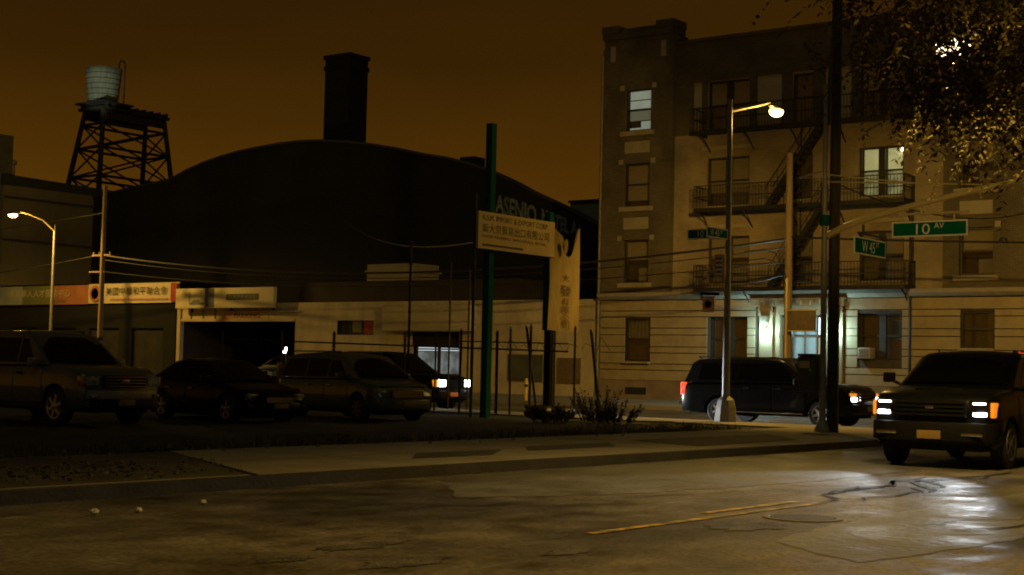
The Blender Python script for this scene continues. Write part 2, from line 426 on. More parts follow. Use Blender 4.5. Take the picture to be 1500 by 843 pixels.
# ------------------------------------------------------------------ ground, roads, pavements
g = MB(); g.poly([(-900, -900, -.06), (1500, -900, -.06), (1500, 1500, -.06), (-900, 1500, -.06)])
struct(g, 'ground', 'ground')
AV0, AV1 = 38.8, 51.8          # the avenue between its kerbs
ST0, ST1 = 2.8, 13.3           # the side street between its kerbs
g = MB()
g.poly([(-80, ST0 - .6, 0), (260, ST0 - .6, 0), (260, ST1 + .6, 0), (-80, ST1 + .6, 0)])
struct(g, 'road', 'asphalt')
g = MB()
g.poly([(30, ST1 + .6, 0), (58, ST1 + .6, 0), (58, 320, 0), (30, 320, 0)])
g.poly([(30, -200, 0), (58, -200, 0), (58, ST0 - .6, 0), (30, ST0 - .6, 0)])
struct(g, 'avenue', 'asphalt')

def arc(cx, cy, r, a0, a1, n=10):
    return [(cx + r * math.cos(R(a0 + (a1 - a0) * i / n)), cy + r * math.sin(R(a0 + (a1 - a0) * i / n))) for i in range(n + 1)]

def slab(name, outline, z0, z1, m):
    b = MB(); b.prism(outline, lambda u, v: (u, v, z0), lambda u, v: (u, v, z1)); return struct(b, name, m)

rc = 5.2
corner = arc(AV0 - rc, ST1 + rc, rc, -90, 0)
inner = arc(AV0 - rc, ST1 + rc, rc - .18, -90, 0)
LOTY, LOTX = 17.9, 36.0
slab('kerb', [(-80, ST1), (12.6, ST1), (12.6, ST1 + .18), (-80, ST1 + .18)], -.05, .145, 'kerb_dark')
slab('kerb', [(12.604, ST1)] + corner + [(AV0, 320), (AV0 - .18, 320)] + inner[::-1] + [(12.604, ST1 + .18)], -.05, .145, 'kerb_dark')
slab('sidewalk', [(12.9, ST1 + .185)] + [(a - .004, b + .004) for a, b in inner] + [(AV0 - .185, 320), (LOTX, 320), (LOTX, LOTY), (15.2, LOTY)], -.04, .14, 'concrete')
slab('kerb_strip', [(-80, ST1 + .184), (12.75, ST1 + .184), (12.85, ST1 + .36), (-80, ST1 + .36)], -.04, .142, 'concrete')
slab('broken_sidewalk', [(-80, ST1 + .365), (12.88, ST1 + .365), (15.195, LOTY), (-80, LOTY)], -.04, .133, 'dirty_concrete')
g = MB()                                             # uneven lot surface
nx, ny = 60, 50
pts = []
for j in range(ny + 1):
    for i in range(nx + 1):
        X = -80 + (LOTX + 80) * (i / nx) ** .6; Y = LOTY + 120 * (j / ny) ** 1.6
        edge = min(1, (Y - LOTY) / 1.2, (LOTX - X) / 1.2)
        pts.append((X, Y, .10 + .07 * edge * (math.sin(X * 1.3 + Y) * math.cos(Y * .9 - X * .4) + .4 * math.sin(X * 3.1) * math.sin(Y * 2.7))))
g.add(pts, [(j * (nx + 1) + i, j * (nx + 1) + i + 1, (j + 1) * (nx + 1) + i + 1, (j + 1) * (nx + 1) + i) for j in range(ny) for i in range(nx)])
struct(g, 'parking_lot', 'lot', smooth=True)
# sidewalk joints and patches
g = MB()
for X in [16.3, 18, 19.7, 21.4, 23.1, 24.8, 26.5, 28.2, 29.9, 31.6, 33.3]:
    g.poly([(X, ST1 + .2, .144), (X + .022, ST1 + .2, .144), (X + .022, LOTY - .02, .144), (X, LOTY - .02, .144)])
g.poly([(14.2, 15.6, .1441), (33.2, 15.6, .1441), (33.2, 15.622, .1441), (14.2, 15.622, .1441)])
struct(g, 'pavement_joints', 'groove')
g = MB()
for pl in ([(17.0, 14.6), (18.9, 14.55), (20.2, 15.35), (18.1, 15.45)], [(20.4, 14.95), (23.0, 14.9), (24.0, 15.7), (21.4, 15.75)],
           [(24.6, 14.1), (29.2, 14.35), (31.0, 16.0), (25.4, 16.1)]):
    g.poly([(a, b, .149) for a, b in pl])
struct(g, 'sidewalk_patches', 'old_patch')
# far pavement rising a little to the house fronts
g = MB()
g.prism([(0, -.05), (0, .145), (.2, .15), (5.3, .33), (5.3, -.05)], lambda u, v: (AV1 + u, 13.0, v), lambda u, v: (AV1 + u, 320, v))
struct(g, 'far_sidewalk', 'concrete')
g = MB()
g.prism([(0, -.05), (0, .145), (.2, .15), (5.3, .33), (5.3, -.05)], lambda u, v: (AV1 + u, -200, v), lambda u, v: (AV1 + u, 2.8, v))
struct(g, 'far_sidewalk', 'concrete')
slab('near_sidewalk', [(-80, ST0 - 11.4), (-80, ST0)] + arc(AV0 - rc, ST0 - rc, rc, 90, 0) + [(AV0, -200), (AV0 - 4, -200), (AV0 - 4, ST0 - 11.4)], -.04, .14, 'concrete')
# carriageway repairs
def ragged(pts, z, j=.07):
    out = []
    for (a, b), (c, d) in zip(pts, pts[1:] + pts[:1]):
        n = max(2, int(math.hypot(c - a, d - b) / .25))
        out += [(a + (c - a) * i / n + random.uniform(-j, j), b + (d - b) * i / n + random.uniform(-j, j), z) for i in range(n)]
    return out
g = MB()
g.poly(ragged([(13.6, 11.0), (15.6, 10.0), (19.5, 9.45), (26, 9.5), (34, 10.4), (36, 12.6), (31, 13.2), (16, 13.15)], .004))
struct(g, 'road_patch', 'patch')
g = MB()
g.poly(ragged([(11.5, 5.1), (14.4, 4.7), (21, 5.2), (22, 6.6), (15.5, 6.7), (12.3, 6.3)], .004, .05))
struct(g, 'road_patch', 'patch')
def ribbon(pts, w, z):
    b = MB(); P = [Vector((*p, z)) for p in pts]
    for i in range(len(P) - 1):
        d = (P[i + 1] - P[i]).normalized(); n = Vector((-d.y, d.x, 0))
        wa = w * (1 if i else .3); wb = w * (1 if i < len(P) - 2 else .3)
        b.add([P[i] + n * wa, P[i] - n * wa, P[i + 1] - n * wb, P[i + 1] + n * wb], [(0, 1, 2, 3)])
    return b
g = MB()
for y, x0, x1 in ((7.72, 11.6, 16.6), (8.02, 14.2, 16.4), (7.76, 9.3, 9.7)):
    n = int((x1 - x0) / .5)
    for i in range(n):
        a = x0 + (x1 - x0) * i / n; b_ = x0 + (x1 - x0) * (i + 1) / n
        o1 = random.uniform(-.012, .012); o2 = random.uniform(-.012, .012)
        g.poly([(a, y + o1, .0085), (b_, y + o1, .0085), (b_, y + .1 + o2, .0085), (a, y + .1 + o2, .0085)])
struct(g, 'lane_marking', 'yellow')
g = MB()
def crack(x0, y0, x1, y1, n, amp, wd):
    pts = [(x0 + (x1 - x0) * i / n + random.uniform(-amp, amp), y0 + (y1 - y0) * i / n + random.uniform(-amp, amp)) for i in range(n + 1)]
    r = ribbon(pts, wd, .0125); g.add(r.v, r.f)
crack(16.6, 7.9, 22.0, 8.9, 10, .22, .035); crack(17.2, 7.6, 20.8, 7.9, 8, .2, .03); crack(18.5, 8.6, 23.5, 8.35, 9, .25, .04)
crack(19.2, 7.5, 21.6, 8.8, 6, .15, .035); crack(20.2, 8.2, 24.4, 8.1, 8, .2, .035); crack(17.8, 8.2, 19.6, 8.6, 6, .15, .03)
crack(7.6, 10.4, 12.5, 8.9, 16, .06, .01); crack(14.5, 6.0, 20, 4.4, 12, .15, .012)
crack(12.3, 10.5, 18.0, 9.0, 14, .1, .012); crack(14.6, 5.4, 16.8, 5.0, 5, .1, .03)
struct(g, 'tar_seals', 'tar')
def blob(cx, cy, rx, ry, z, n=34, jit=.3):
    return [(cx + rx * math.cos(2 * math.pi * i / n) * (1 + random.uniform(-jit, jit)), cy + ry * math.sin(2 * math.pi * i / n) * (1 + random.uniform(-jit, jit)), z) for i in range(n)]
g = MB(); g.poly(blob(9.35, 8.55, .55, .16, .006)); g.poly(blob(8.25, 8.35, .3, .13, .006)); g.poly(blob(10.3, 7.1, .28, .12, .006)); g.poly(blob(13.4, 7.1, .5, .3, .006)); g.poly(blob(8.8, 7.6, .5, .2, .006))
struct(g, 'potholes', 'pothole')
mh = thing('manhole_cover', 'round iron manhole cover set in the road below the yellow line', 'manhole cover', (14.6, 7.1, .004))
b = MB(); b.lathe([(.34, 0), (.34, .008), (.0, .008)], n=28); b.build('cover', 'old_patch', mh)
b = MB(); b.lathe([(.42, 0), (.42, .006), (.352, .008), (.346, 0)], n=32); b.build('collar', 'patch', mh)

# ------------------------------------------------------------------ wall helper
def wall_faces(mb, a0, a1, z0, z1, holes, P, depth):
    """wall sheet in the plane given by P(a, z, d) with openings; reveals go `depth` inward"""
    A = sorted({a0, a1, *[h[0] for h in holes], *[h[1] for h in holes]}); Z = sorted({z0, z1, *[h[2] for h in holes], *[h[3] for h in holes]})
    A = [a for a in A if a0 <= a <= a1]; Z = [z for z in Z if z0 <= z <= z1]
    for i in range(len(A) - 1):
        for j in range(len(Z) - 1):
            ca, cz = (A[i] + A[i + 1]) / 2, (Z[j] + Z[j + 1]) / 2
            if any(h[0] < ca < h[1] and h[2] < cz < h[3] for h in holes): continue
            mb.poly([P(A[i], Z[j], 0), P(A[i + 1], Z[j], 0), P(A[i + 1], Z[j + 1], 0), P(A[i], Z[j + 1], 0)])
    for h in holes:
        b0, b1, y0, y1 = h[:4]
        for q in (((b0, y0), (b1, y0)), ((b1, y0), (b1, y1)), ((b1, y1), (b0, y1)), ((b0, y1), (b0, y0))):
            mb.poly([P(*q[0], 0), P(*q[1], 0), P(*q[1], depth), P(*q[0], depth)])

# ------------------------------------------------------------------ apartment house across the avenue
FX, CY = 57.0, 27.9
apt = thing('apartment_building', 'four storey tan and brown brick apartment house with fire escape and lit entrance', 'building', (FX, CY, .3))
OR = (FX, CY, .3)
def fmb(): return MB(OR)
H = {}
H['w'] = [('w4', 35.2, 36.55, 12.29, 14.2), ('w3', 35.2, 36.55, 8.88, 10.83), ('w2', 35.2, 36.55, 5.46, 7.39), ('w1', 35.05, 36.4, 1.97, 3.88)]
H['d'] = [('d4', 30.4, 32.45, 11.99, 14.2), ('d3', 30.4, 32.45, 8.74, 10.85), ('d2', 30.35, 32.35, 5.4, 7.42), ('d1', 30.25, 32.2, 2.0, 3.94)]
H['c'] = [('c4', 27.45, 28.4, 12.03, 14.15), ('c3', 27.45, 28.4, 8.85, 10.8), ('c2', 27.4, 28.3, 5.42, 7.35)]
H['r'] = [('r4', 23.45, 25.4, 11.99, 14.15), ('r3', 23.5, 25.4, 8.8, 10.82), ('r2', 23.45, 25.35, 5.4, 7.4), ('r1', 23.4, 25.3, 2.2, 4.06)]
H['rb'] = [('rb4', 19.75, 21.1, 12.29, 14.2), ('rb3', 19.75, 21.1, 8.88, 10.83), ('rb2', 19.75, 21.1, 5.5, 7.36), ('rb1', 19.7, 21.05, 2.7, 4.14)]
EN = (26.55, 28.85, .3, 4.3)
BAYW = 34.1; BAYE = 21.75; YL, YR = 37.9, 17.9
P = lambda a, z, d: (FX + d, a, z)
# main front (tan brick) above the stone storey
b = fmb()
holes = [h[1:] for k in 'dcr' for h in H[k] if h[0][-1] in '234']
wall_faces(b, BAYE, BAYW, 4.7, 14.25, [h for h in holes], P, .3)
b.build('wall', 'tan_brick', apt)
b = fmb()
wall_faces(b, BAYE, BAYW, 14.25, 16.2, [], P, .3)
b.poly([(FX, BAYE, 16.2), (FX, BAYW, 16.2), (FX + .4, BAYW, 16.2), (FX + .4, BAYE, 16.2)])
b.build('parapet_wall', 'top_brick', apt)
for a0, a1 in ((33.15, 34.1), (32.46, 32.75), (30.05, 30.39), (28.41, 28.9), (26.9, 27.44), (25.41, 25.75), (23.1, 23.44), (21.75, 22.3)):
    b = fmb(); b.box(FX - .04, FX + .05, a0, a1, 11.95, 14.248); b.build('brick_pier', 'top_brick', apt)
for a0, a1 in ((22.31, 23.09), (25.76, 26.89), (28.91, 30.04), (32.76, 33.14)):
    b = fmb(); b.box(FX - .025, FX + .05, a0, a1, 12.3, 14.1); b.build('stucco_panel', 'stucco', apt)
for z in (14.25, 16.05):
    b = fmb(); b.box(FX - .1, FX + .02, BAYE + .01, BAYW - .01, z, z + .14); b.build('string_course', 'top_brick', apt)
# projecting brick bays
def bay(a0, a1, hs, zt):
    b = fmb(); X = FX - .3
    Pb = lambda a, z, d: (X + d, a, z)
    wall_faces(b, a0, a1, 4.7, zt, hs, Pb, .55)
    b.poly([(X, a0, 4.7), (FX + 1, a0, 4.7), (FX + 1, a0, zt), (X, a0, zt)]); b.poly([(X, a1, 4.7), (FX + 1, a1, 4.7), (FX + 1, a1, zt), (X, a1, zt)])
    b.poly([(X, a0, zt), (X, a1, zt), (FX + 1, a1, zt), (FX + 1, a0, zt)])
    b.build('bay', 'brown_brick', apt)
    mid = (hs[0][0] + hs[0][1]) / 2
    def trim(nm, *q):
        b = fmb(); b.box(*q); b.build(nm, 'stone_trim', apt)
    for h in hs:
        trim('sill', X - .1, X + .05, h[0] - .2, h[1] + .2, h[2] - .2, h[2] - .005)
        for s in (h[0] - .28, h[1] + .06): trim('label_block', X - .03, X + .05, s, s + .22, h[3] - .02, h[3] + .2)
    for z in (7.87, 11.3): trim('stone_panel', X - .03, X + .05, mid - .65, mid + .65, z, z + .52)
    for s in (a0 + .35, a1 - .6): trim('label_block', X - .03, X + .05, s, s + .25, zt - 1.0, zt - .3)
    b = fmb()                                               # stepped parapet
    b.box(X - .12, FX + .7, a0 - .05, a1 + .05, zt + .003, zt + .28)
    for s in (a0 - .08, a1 - .82): b.box(X - .15, FX + .72, s, s + .9, zt + .283, zt + .62)
    b.box(X - .05, X + .3, a0 + .9, a1 - .9, zt + .283, zt + .45)
    b.build('parapet', 'top_brick', apt)
bay(BAYW, YL - .18, [h[1:] for h in H['w'] if h[0][-1] in '234'], 16.55)
bay(YR + .1, BAYE, [h[1:] for h in H['rb'] if h[0][-1] in '234'], 16.55)
b = fmb(); b.box(FX - .12, FX + .5, YL - .175, YL + .1, .3, 16.2); b.build('corner_strip', 'stone_trim', apt)
b = fmb(); b.tube((FX - .2, YL - .05, .3), (FX - .2, YL - .05, 15.9), .06, n=8); b.build('downpipe', 'pole_steel', apt)
# stone ground storey: backing wall, coursed blocks proud of it
gh = [h[1:] for k in ('w', 'd', 'r', 'rb') for h in H[k] if h[0][-1] == '1'] + [EN]
b = fmb(); X = FX - .2
wall_faces(b, YR, YL - .18, .2, 4.7, [(*h,) for h in gh], lambda a, z, d: (X + d, a, z), .45)
b.poly([(X, YL - .18, .2), (FX + .5, YL - .18, .2), (FX + .5, YL - .18, 4.7), (X, YL - .18, 4.7)])
b.build('ground_storey', 'groove', apt)
bands = [(1.15, 1.575), (1.615, 1.85), (1.89, 2.335), (2.375, 2.61), (2.65, 3.13), (3.17, 3.43), (3.47, 3.92), (3.96, 4.19), (4.23, 4.66)]
def spans(lo, hi, cuts):
    out = []; a = lo
    for c0, c1 in sorted(cuts):
        if c0 > a: out.append((a, c0))
        a = max(a, c1)
    if a < hi: out.append((a, hi))
    return out
for lo_, hi_ in ((YR + .01, 25.8), (29.9, YL - .19)):
  b = fmb()
  for z0, z1 in bands:
    cuts = [(h[0], h[1]) for h in gh if h[2] < z1 - .02 and h[3] > z0 + .02] 
    for a0, a1 in spans(lo_, hi_, [(max(lo_, c0), min(hi_, c1)) for c0, c1 in cuts if c1 > lo_ and c0 < hi_]):
        b.box(X - .05, X + .02, a0, a1, z0, z1)
  b.build('stone_courses', 'stone', apt)
  b = fmb(); b.box(X - .09, X + .02, lo_, hi_, .25, 1.13); b.build('plinth', 'plinth', apt)
b = fmb(); b.box(X - .095, X - .07, 35.2, 36.3, .5, .82); b.build('cellar_vent', 'room', apt)
b = fmb()
b.prism([(0, 0), (-.14, .04), (-.3, .16), (-.34, .3), (0, .34)], lambda u, v: (FX - .24 + u, YR, 4.7 + v), lambda u, v: (FX - .24 + u, YL - .18, 4.7 + v))
b.build('cornice', 'stone_trim', apt)
b = fmb(); b.box(FX + .5, FX + 24, YR, YL, .2, 15.6); b.build('rear_mass', 'brown_brick', apt)

def window(h, kind, X=FX + .16, double=False):
    nm, a0, a1, z0, z1 = h
    f = fmb(); t = .075
    f.box(X, X + .08, a0, a0 + t, z0, z1); f.box(X, X + .08, a1 - t, a1, z0, z1)
    f.box(X, X + .08, a0 + t, a1 - t, z0, z0 + t); f.box(X, X + .08, a0 + t, a1 - t, z1 - t, z1)
    mids = [(a0 + t, a1 - t)]
    if double:
        m = (a0 + a1) / 2; f.box(X - .02, X + .09, m - .14, m + .14, z0 + t, z1 - t)
        mids = [(a0 + t, m - .14), (m + .14, a1 - t)]
    zm = z0 + (z1 - z0) * .52
    for p0, p1 in mids:
        f.box(X + .01, X + .075, p0, p1, zm - .035, zm + .035)
    o = f.build('window', 'frame_dark', apt)
    s = fmb(); s.box(X - .3 if X < FX + .05 else X - .26, X - .005, a0 - .02, a1 + .02, z0 - .09, z0 - .003)
    s.build('sill', 'stone_trim', o)
    g = fmb(); g.box(X + .045, X + .052, a0 + .02, a1 - .02, z0 + .02, z1 - .02); g.build('pane', 'pane', o)
    r = fmb(); r.poly([(X + .5, a0 - .1, z0 - .1), (X + .5, a1 + .1, z0 - .1), (X + .5, a1 + .1, z1 + .1), (X + .5, a0 - .1, z1 + .1)])
    for q in (((a0, z0), (a1, z0)), ((a1, z0), (a1, z1)), ((a1, z1), (a0, z1)), ((a0, z1), (a0, z0))):
        r.poly([(X + .1, *q[0]), (X + .1, *q[1]), (X + .5, *q[1]), (X + .5, *q[0])])
    r.build('room', 'room', o)
    def panel(name, m, p0, p1, q0, q1, d=.16):
        k = fmb(); k.box(X + d, X + d + .015, p0, p1, q0, q1); return k.build(name, m, o)
    if kind == 'lit_blue':
        A, B = a0 + t, a1 - t; dz = z1 - z0
        panel('lit_blind', 'win_blue', A, B, z0 + dz * .77, z1 - .06); panel('lit_blind', 'win_blue', A, B, z0 + dz * .52, z0 + dz * .745)
        panel('lit_blind', 'win_dimblue', A, B, z0 + dz * .275, z0 + dz * .5)
        panel('lit_blind', 'win_blue', A, A + .62, z0 + .12, z0 + dz * .25)
        panel('lit_blind', 'win_blue', A + .64, B, z0 + .12, z0 + .2)
    elif kind == 'lit_cream':
        for p0, p1 in mids:
            panel('lit_room', 'win_cream', p0, p1, zm, z1 - .05, .3); panel('lit_curtain', 'win_cream_low', p0, p1, z0 + .05, zm, .28)
        k = fmb(); k.lathe([(.01, -.09), (.07, -.04), (.08, .02), (.04, .09), (.01, .1)], (X + .2, a0 + .12, z1 - .16), n=12); k.build('bulb', 'bulb', o, smooth=True)
    elif kind == 'blind':
        panel('blind', 'blind', a0 + .05, a1 - .05, z0 + (z1 - z0) * random.uniform(.1, .4), z1 - .05)
    elif kind == 'half':
        panel('blind', 'blind', a0 + .05, a1 - .05, zm + .05, z1 - .05); panel('curtain', 'curtain', a0 + .05, a0 + (a1 - a0) * .5, z0 + .1, z0 + (z1 - z0) * .35)
    elif kind == 'curtain':
        panel('curtain', 'dark_curtain', a0 + .05, a1 - .05, z0 + .05, z1 - .05)
    elif kind == 'bars':
        panel('curtain', 'curtain', a0 + .05, a1 - .05, zm, z1 - .05)
        k = fmb()
        for i in range(7): k.tube((X - .03, a0 + .12 + i * (a1 - a0 - .24) / 6, zm), (X - .03, a0 + .12 + i * (a1 - a0 - .24) / 6, z1), .013, n=5)
        k.build('window_bars', 'black_iron', o)
    return o
BX = FX - .14
kinds = {'w4': 'lit_blue', 'w3': 'blind', 'w2': 'half', 'w1': 'bars', 'd4': 'half', 'd3': 'blind', 'd2': 'half', 'd1': 'curtain',
         'c4': 'dark', 'c3': 'dark', 'c2': 'half', 'r4': 'half', 'r3': 'lit_cream', 'r2': 'half', 'r1': 'curtain', 'rb4': 'dark', 'rb3': 'half', 'rb2': 'half', 'rb1': 'curtain'}
for k in H:
    for h in H[k]:
        o = window(h, kinds[h[0]], BX if k in ('w', 'rb') else FX + .1, k in ('d', 'r'))
        if h[0] == 'w4': o['label'] = 'lit window with pale blue blinds'
        if h[0] == 'r3': o['label'] = 'lit cream double window with a bare bulb'
for h in H['d'] + H['r']:
    if h[0][-1] in '23':
        b = fmb(); b.box(FX - .06, FX + .03, h[1] - .25, h[2] + .25, h[4] + .35, h[4] + .5); b.build('window_lintel', 'stone_trim', apt)
# entrance: pilasters, entablature, lit door
b = fmb(); X = FX - .26
b.box(X - .22, FX, 25.8, 29.9, 4.36, 4.69); b.box(X - .3, FX, 25.7, 30.0, 4.62, 4.697)
b.box(X - .1, X + .3, 26.56, 28.84, 4.02, 4.355)
for i in range(9): b.box(X - .26, X - .2, 26.0 + i * .42, 26.2 + i * .42, 4.42, 4.58)
en = b.build('entrance', 'stone', apt)
for a0 in (29.02, 25.88):
    b = fmb(); b.box(X - .12, X + .2, a0, a0 + .6, .33, 3.98); b.box(X - .16, X + .2, a0 - .04, a0 + .64, .33, .75)
    b.box(X - .16, X + .2, a0 - .05, a0 + .65, 3.98, 4.1)
    b.lathe([(.05, -.03), (.2, -.02), (.2, .05), (.05, .06)], (X - .15, a0 + .18, 4.23), n=14, axis='x')
    b.lathe([(.05, -.03), (.2, -.02), (.2, .05), (.05, .06)], (X - .15, a0 + .46, 4.23), n=14, axis='x')
    b.build('pilaster', 'stone', en)
    b = fmb(); b.box(X - .02, X + .3, a0 + (.62 if a0 < 28 else -.3), a0 + (.92 if a0 < 28 else -.02), .33, 4.35); b.build('door_jamb', 'stone', en)
    s = fmb(); ac = a0 + .3
    s.prism([(-.2, 0), (.2, 0), (.14, -.3), (0, -.52), (-.14, -.3)], lambda u, v: (X - .13, ac + u, 3.95 + v), lambda u, v: (X - .34, ac + u * .8, 3.95 + v * .8))
    so = s.build('sconce', 'stone_trim', en)
    s = fmb(); s.lathe([(.01, 0), (.05, .02), (.06, .08), (.04, .14), (.01, .16)], (X - .3, ac, 3.28), n=12); s.build('bulb', 'sconce', so, smooth=True)
    light('sconce_light', 'POINT', (X - .42 - FX, ac - CY, 3.3 - .3), 130, (.50, .92, 1.0), apt, shadow_soft_size=.06)
b = fmb()
b.box(FX - .02, FX + .06, 27.2, 28.2, .4, 3.1); do = b.build('door', 'hall', en)
b = fmb()
for a in (26.6, 27.12, 27.68, 28.2, 28.75): b.box(FX - .06, FX - .015, a - .035, a + .035, .4, 4.0)
for z in (.45, 1.4, 3.12, 3.95): b.box(FX - .055, FX - .012, 26.63, 28.72, z - .04, z + .04)
b.build('door_frame', 'brown_panel', en)
b = fmb(); b.box(FX - .005, FX + .05, 26.63, 27.15, .5, 3.08); b.build('sidelight', 'hall_pale', en)
b = fmb(); b.box(FX - .005, FX + .05, 26.63, 27.15, 3.2, 3.9); b.build('transom', 'hall_bright', en)
b = fmb(); b.box(FX - .005, FX + .05, 27.2, 28.7, 3.2, 3.9); b.build('transom', 'hall', en)
b = fmb(); b.box(FX - 1.4, FX - .1, 25.8, 29.9, .2, .42); b.box(FX - 1.1, FX - .1, 25.8, 29.9, .423, .55); b.build('step', 'stone_trim', en)
ac = fmb(); ac.box(FX - .42, FX + .1, 24.65, 25.2, 2.24, 2.68); ao = ac.build('air_conditioner', 'stone_trim', apt, bevel=.02)
ac = fmb(); ac.box(FX - .43, FX - .418, 24.72, 25.13, 2.3, 2.62); ac.build('grille', 'brown_panel', ao)
# fire escape
b = fmb(); b.box(FX - .04, FX - .005, 27.95, 28.0, 5.1, 12.9); fe = b.build('fire_escape', 'black_iron', apt)
for z in (11.85, 8.5, 5.1):
    for a in (32.3, 30.2, 28.1, 26.0, 23.2):
        b = fmb(); b.path([(FX, a, z - .75), (FX - .5, a, z - .3), (FX - 1.05, a, z)], .03, 5); b.build('bracket', 'black_iron', fe)
def balcony(z, a0, a1):
    k = fmb(); x0, x1 = FX - 1.12, FX - .02
    n = int((x1 - x0) / .1)
    for i in range(n + 1): k.box(x0 + i * .1, x0 + i * .1 + .05, a0, a1, z, z + .04)
    k.box(x0 - .02, x0 + .04, a0, a1, z - .12, z + .05); k.box(x0, x1, a0, a0 + .05, z - .121, z + .051); k.box(x0, x1, a1 - .05, a1, z - .121, z + .051)
    for zz in (z + .5, z + .98):
        k.box(x0 - .015, x0 + .025, a0, a1, zz, zz + .04); k.box(x0, x1, a0, a0 + .04, zz, zz + .041); k.box(x0, x1, a1 - .04, a1, zz, zz + .041)
    m = int((a1 - a0) / .14)
    for i in range(m + 1):
        a = a0 + (a1 - a0) * i / m; k.box(x0, x0 + .018, a - .009, a + .009, z + .05, z + .98)
    for i in range(9):
        xx = x0 + (x1 - x0) * i / 8
        for a in (a0 + .02, a1 - .02): k.box(xx - .009, xx + .009, a - .009, a + .009, z + .05, z + .98)
    return k.build('balcony', 'black_iron', fe)
balcony(11.85, 23.05, 32.5); balcony(8.5, 23.0, 32.45); balcony(5.1, 22.95, 32.4)
def stair(z0, z1, a0, a1, x):
    k = fmb()
    for xx in (x, x + .55):
        k.prism([(a0, z0), (a0 + .22, z0), (a1 + .22, z1), (a1, z1)], lambda u, v: (xx, u, v), lambda u, v: (xx + .03, u, v))
        k.path([(xx, a0 + .1, z0 + .85), (xx, a1 + .1, z1 + .85)], .018, 5)
        for i in range(6):
            t = i / 5; a = a0 + (a1 - a0) * t + .1; z = z0 + (z1 - z0) * t
            k.tube((xx, a, z), (xx, a, z + .85), .012, n=4)
    for i in range(15):
        t = (i + .5) / 15; a = a0 + (a1 - a0) * t; z = z0 + (z1 - z0) * t
        k.box(x + .03, x + .55, a, a + .2, z, z + .03)
    return k.build('stair', 'black_iron', fe)
stair(8.55, 11.85, 29.0, 26.6, FX - .9); stair(5.15, 8.5, 28.85, 26.5, FX - .9)
stair(11.9, 15.4, 26.4, 26.2, FX - .6)
b = fmb(); b.tube((FX - .32, 23.05, .4), (FX - .32, 23.05, 8.2), .06, n=8); b.build('drain_pipe', 'black_iron', apt)

# ------------------------------------------------------------------ low white garage building
lo = thing('garage_building', 'low whitewashed garage building with open parking entrance and lit office', 'building', (57, 50, .3))
def lmb(): return MB((57, 50, .3))
gar = (57.35, 66.65, .2, 3.83); win = (51.74, 54.34, 3.08, 3.82); sto = (46.1, 49.3, .2, 3.26)
b = lmb(); X = 57.0
wall_faces(b, 37.98, 66.7, .15, 4.6, [gar, win, sto], lambda a, z, d: (X + d, a, z), .35)
b.box(X + .002, X + .3, 37.99, 66.69, 4.603, 4.78)
b.build('wall', 'white_wall', lo)
b = lmb(); b.box(57.35, 72, 57.1, 57.34, .16, 4.6); b.box(57.35, 72, 66.66, 66.9, .16, 4.6); b.box(71.8, 72, 57.34, 66.66, .16, 4.6); b.box(57.3, 63.9, 38, 66.7, 4.45, 4.6)
b.box(57.4, 64, 44.9, 45.1, .16, 4.44); b.box(57.4, 64, 50.1, 50.3, .16, 4.44); b.box(60, 60.1, 45.1, 50.1, .16, 4.44)
b.build('interior_wall', 'parapet', lo)
b = lmb(); b.box(60, 63.95, 45, 60.2, 4.62, 6.05); b.build('upper_storey', 'parapet', lo)
b = lmb(); b.box(59.9, 62, 51.66, 54.95, 6.06, 6.96); b.box(59.8, 62.1, 51.55, 55.05, 6.5, 6.62); b.build('roof_hatch', 'stucco', lo)
b = lmb(); b.box(56.5, 56.99, 45.06, 50.73, 3.29, 4.56); b.build('fascia', 'fascia', lo, bevel=.02)
b = lmb(); b.box(56.93, 57.2, 57.4, 66.6, 3.78, 3.92); b.box(56.9, 57.05, 57.0, 63, 4.28, 4.36); b.build('lintel_beam', 'fascia', lo)
b = lmb(); b.box(56.9, 57.15, 66.45, 66.72, .2, 4.5); b.build('gate_post', 'fascia', lo)
b = lmb()
for a in (65.6, 64.6, 63.6): b.box(56.95, 57.02, a, a + .08, 3.9, 4.45)
b.build('sign_strut', 'galv', lo)
b = lmb(); b.box(57.12, 57.18, 51.74, 54.34, 3.08, 3.82); wo = b.build('window', 'room', lo)
b = lmb()
for a in (51.78, 52.6, 53.4, 54.3): b.box(57.06, 57.118, a - .03, a + .03, 3.08, 3.82)
b.build('frame', 'frame_dark', wo)
b = lmb(); b.box(57.09, 57.115, 51.83, 52.5, 3.12, 3.78); b.build('poster', 'ink_red', wo)
b = lmb(); b.box(57.09, 57.115, 52.66, 53.3, 3.2, 3.78); b.build('poster', 'green_cloth', wo)
b = lmb(); b.box(57.34, 57.37, 46.2, 49.0, 1.2, 2.28); so = b.build('office_window', 'shop', lo)
b = lmb(); b.box(57.33, 57.339, 46.3, 49.0, 2.32, 2.37); b.box(57.33, 57.339, 46.3, 49.0, 2.44, 2.49); b.build('tube_lamp', 'shop_tube', so)
b = lmb()
for a in (46.2, 47.55, 47.62, 49.02): b.box(57.26, 57.325, a - .05, a + .05, .2, 2.55)
b.box(57.26, 57.324, 46.2, 49.02, 1.1, 1.2); b.build('frame', 'frame_dark', so)
b = lmb(); b.box(57.24, 57.4, 46.1, 49.3, 2.56, 3.26); b.build('shutter_box', 'room', lo)
b = lmb(); b.box(57.24, 57.4, 46.1, 49.3, .2, 1.09); b.build('stall_riser', 'brown_panel', lo)
b = lmb(); b.box(56.93, 57.03, 41.03, 43.06, .95, 2.2); b.build('metal_hatch', 'grey_panel', lo)
b = lmb(); b.box(56.93, 57.03, 38.9, 40.2, .9, 2.07); b.build('wooden_hatch', 'brown_panel', lo)
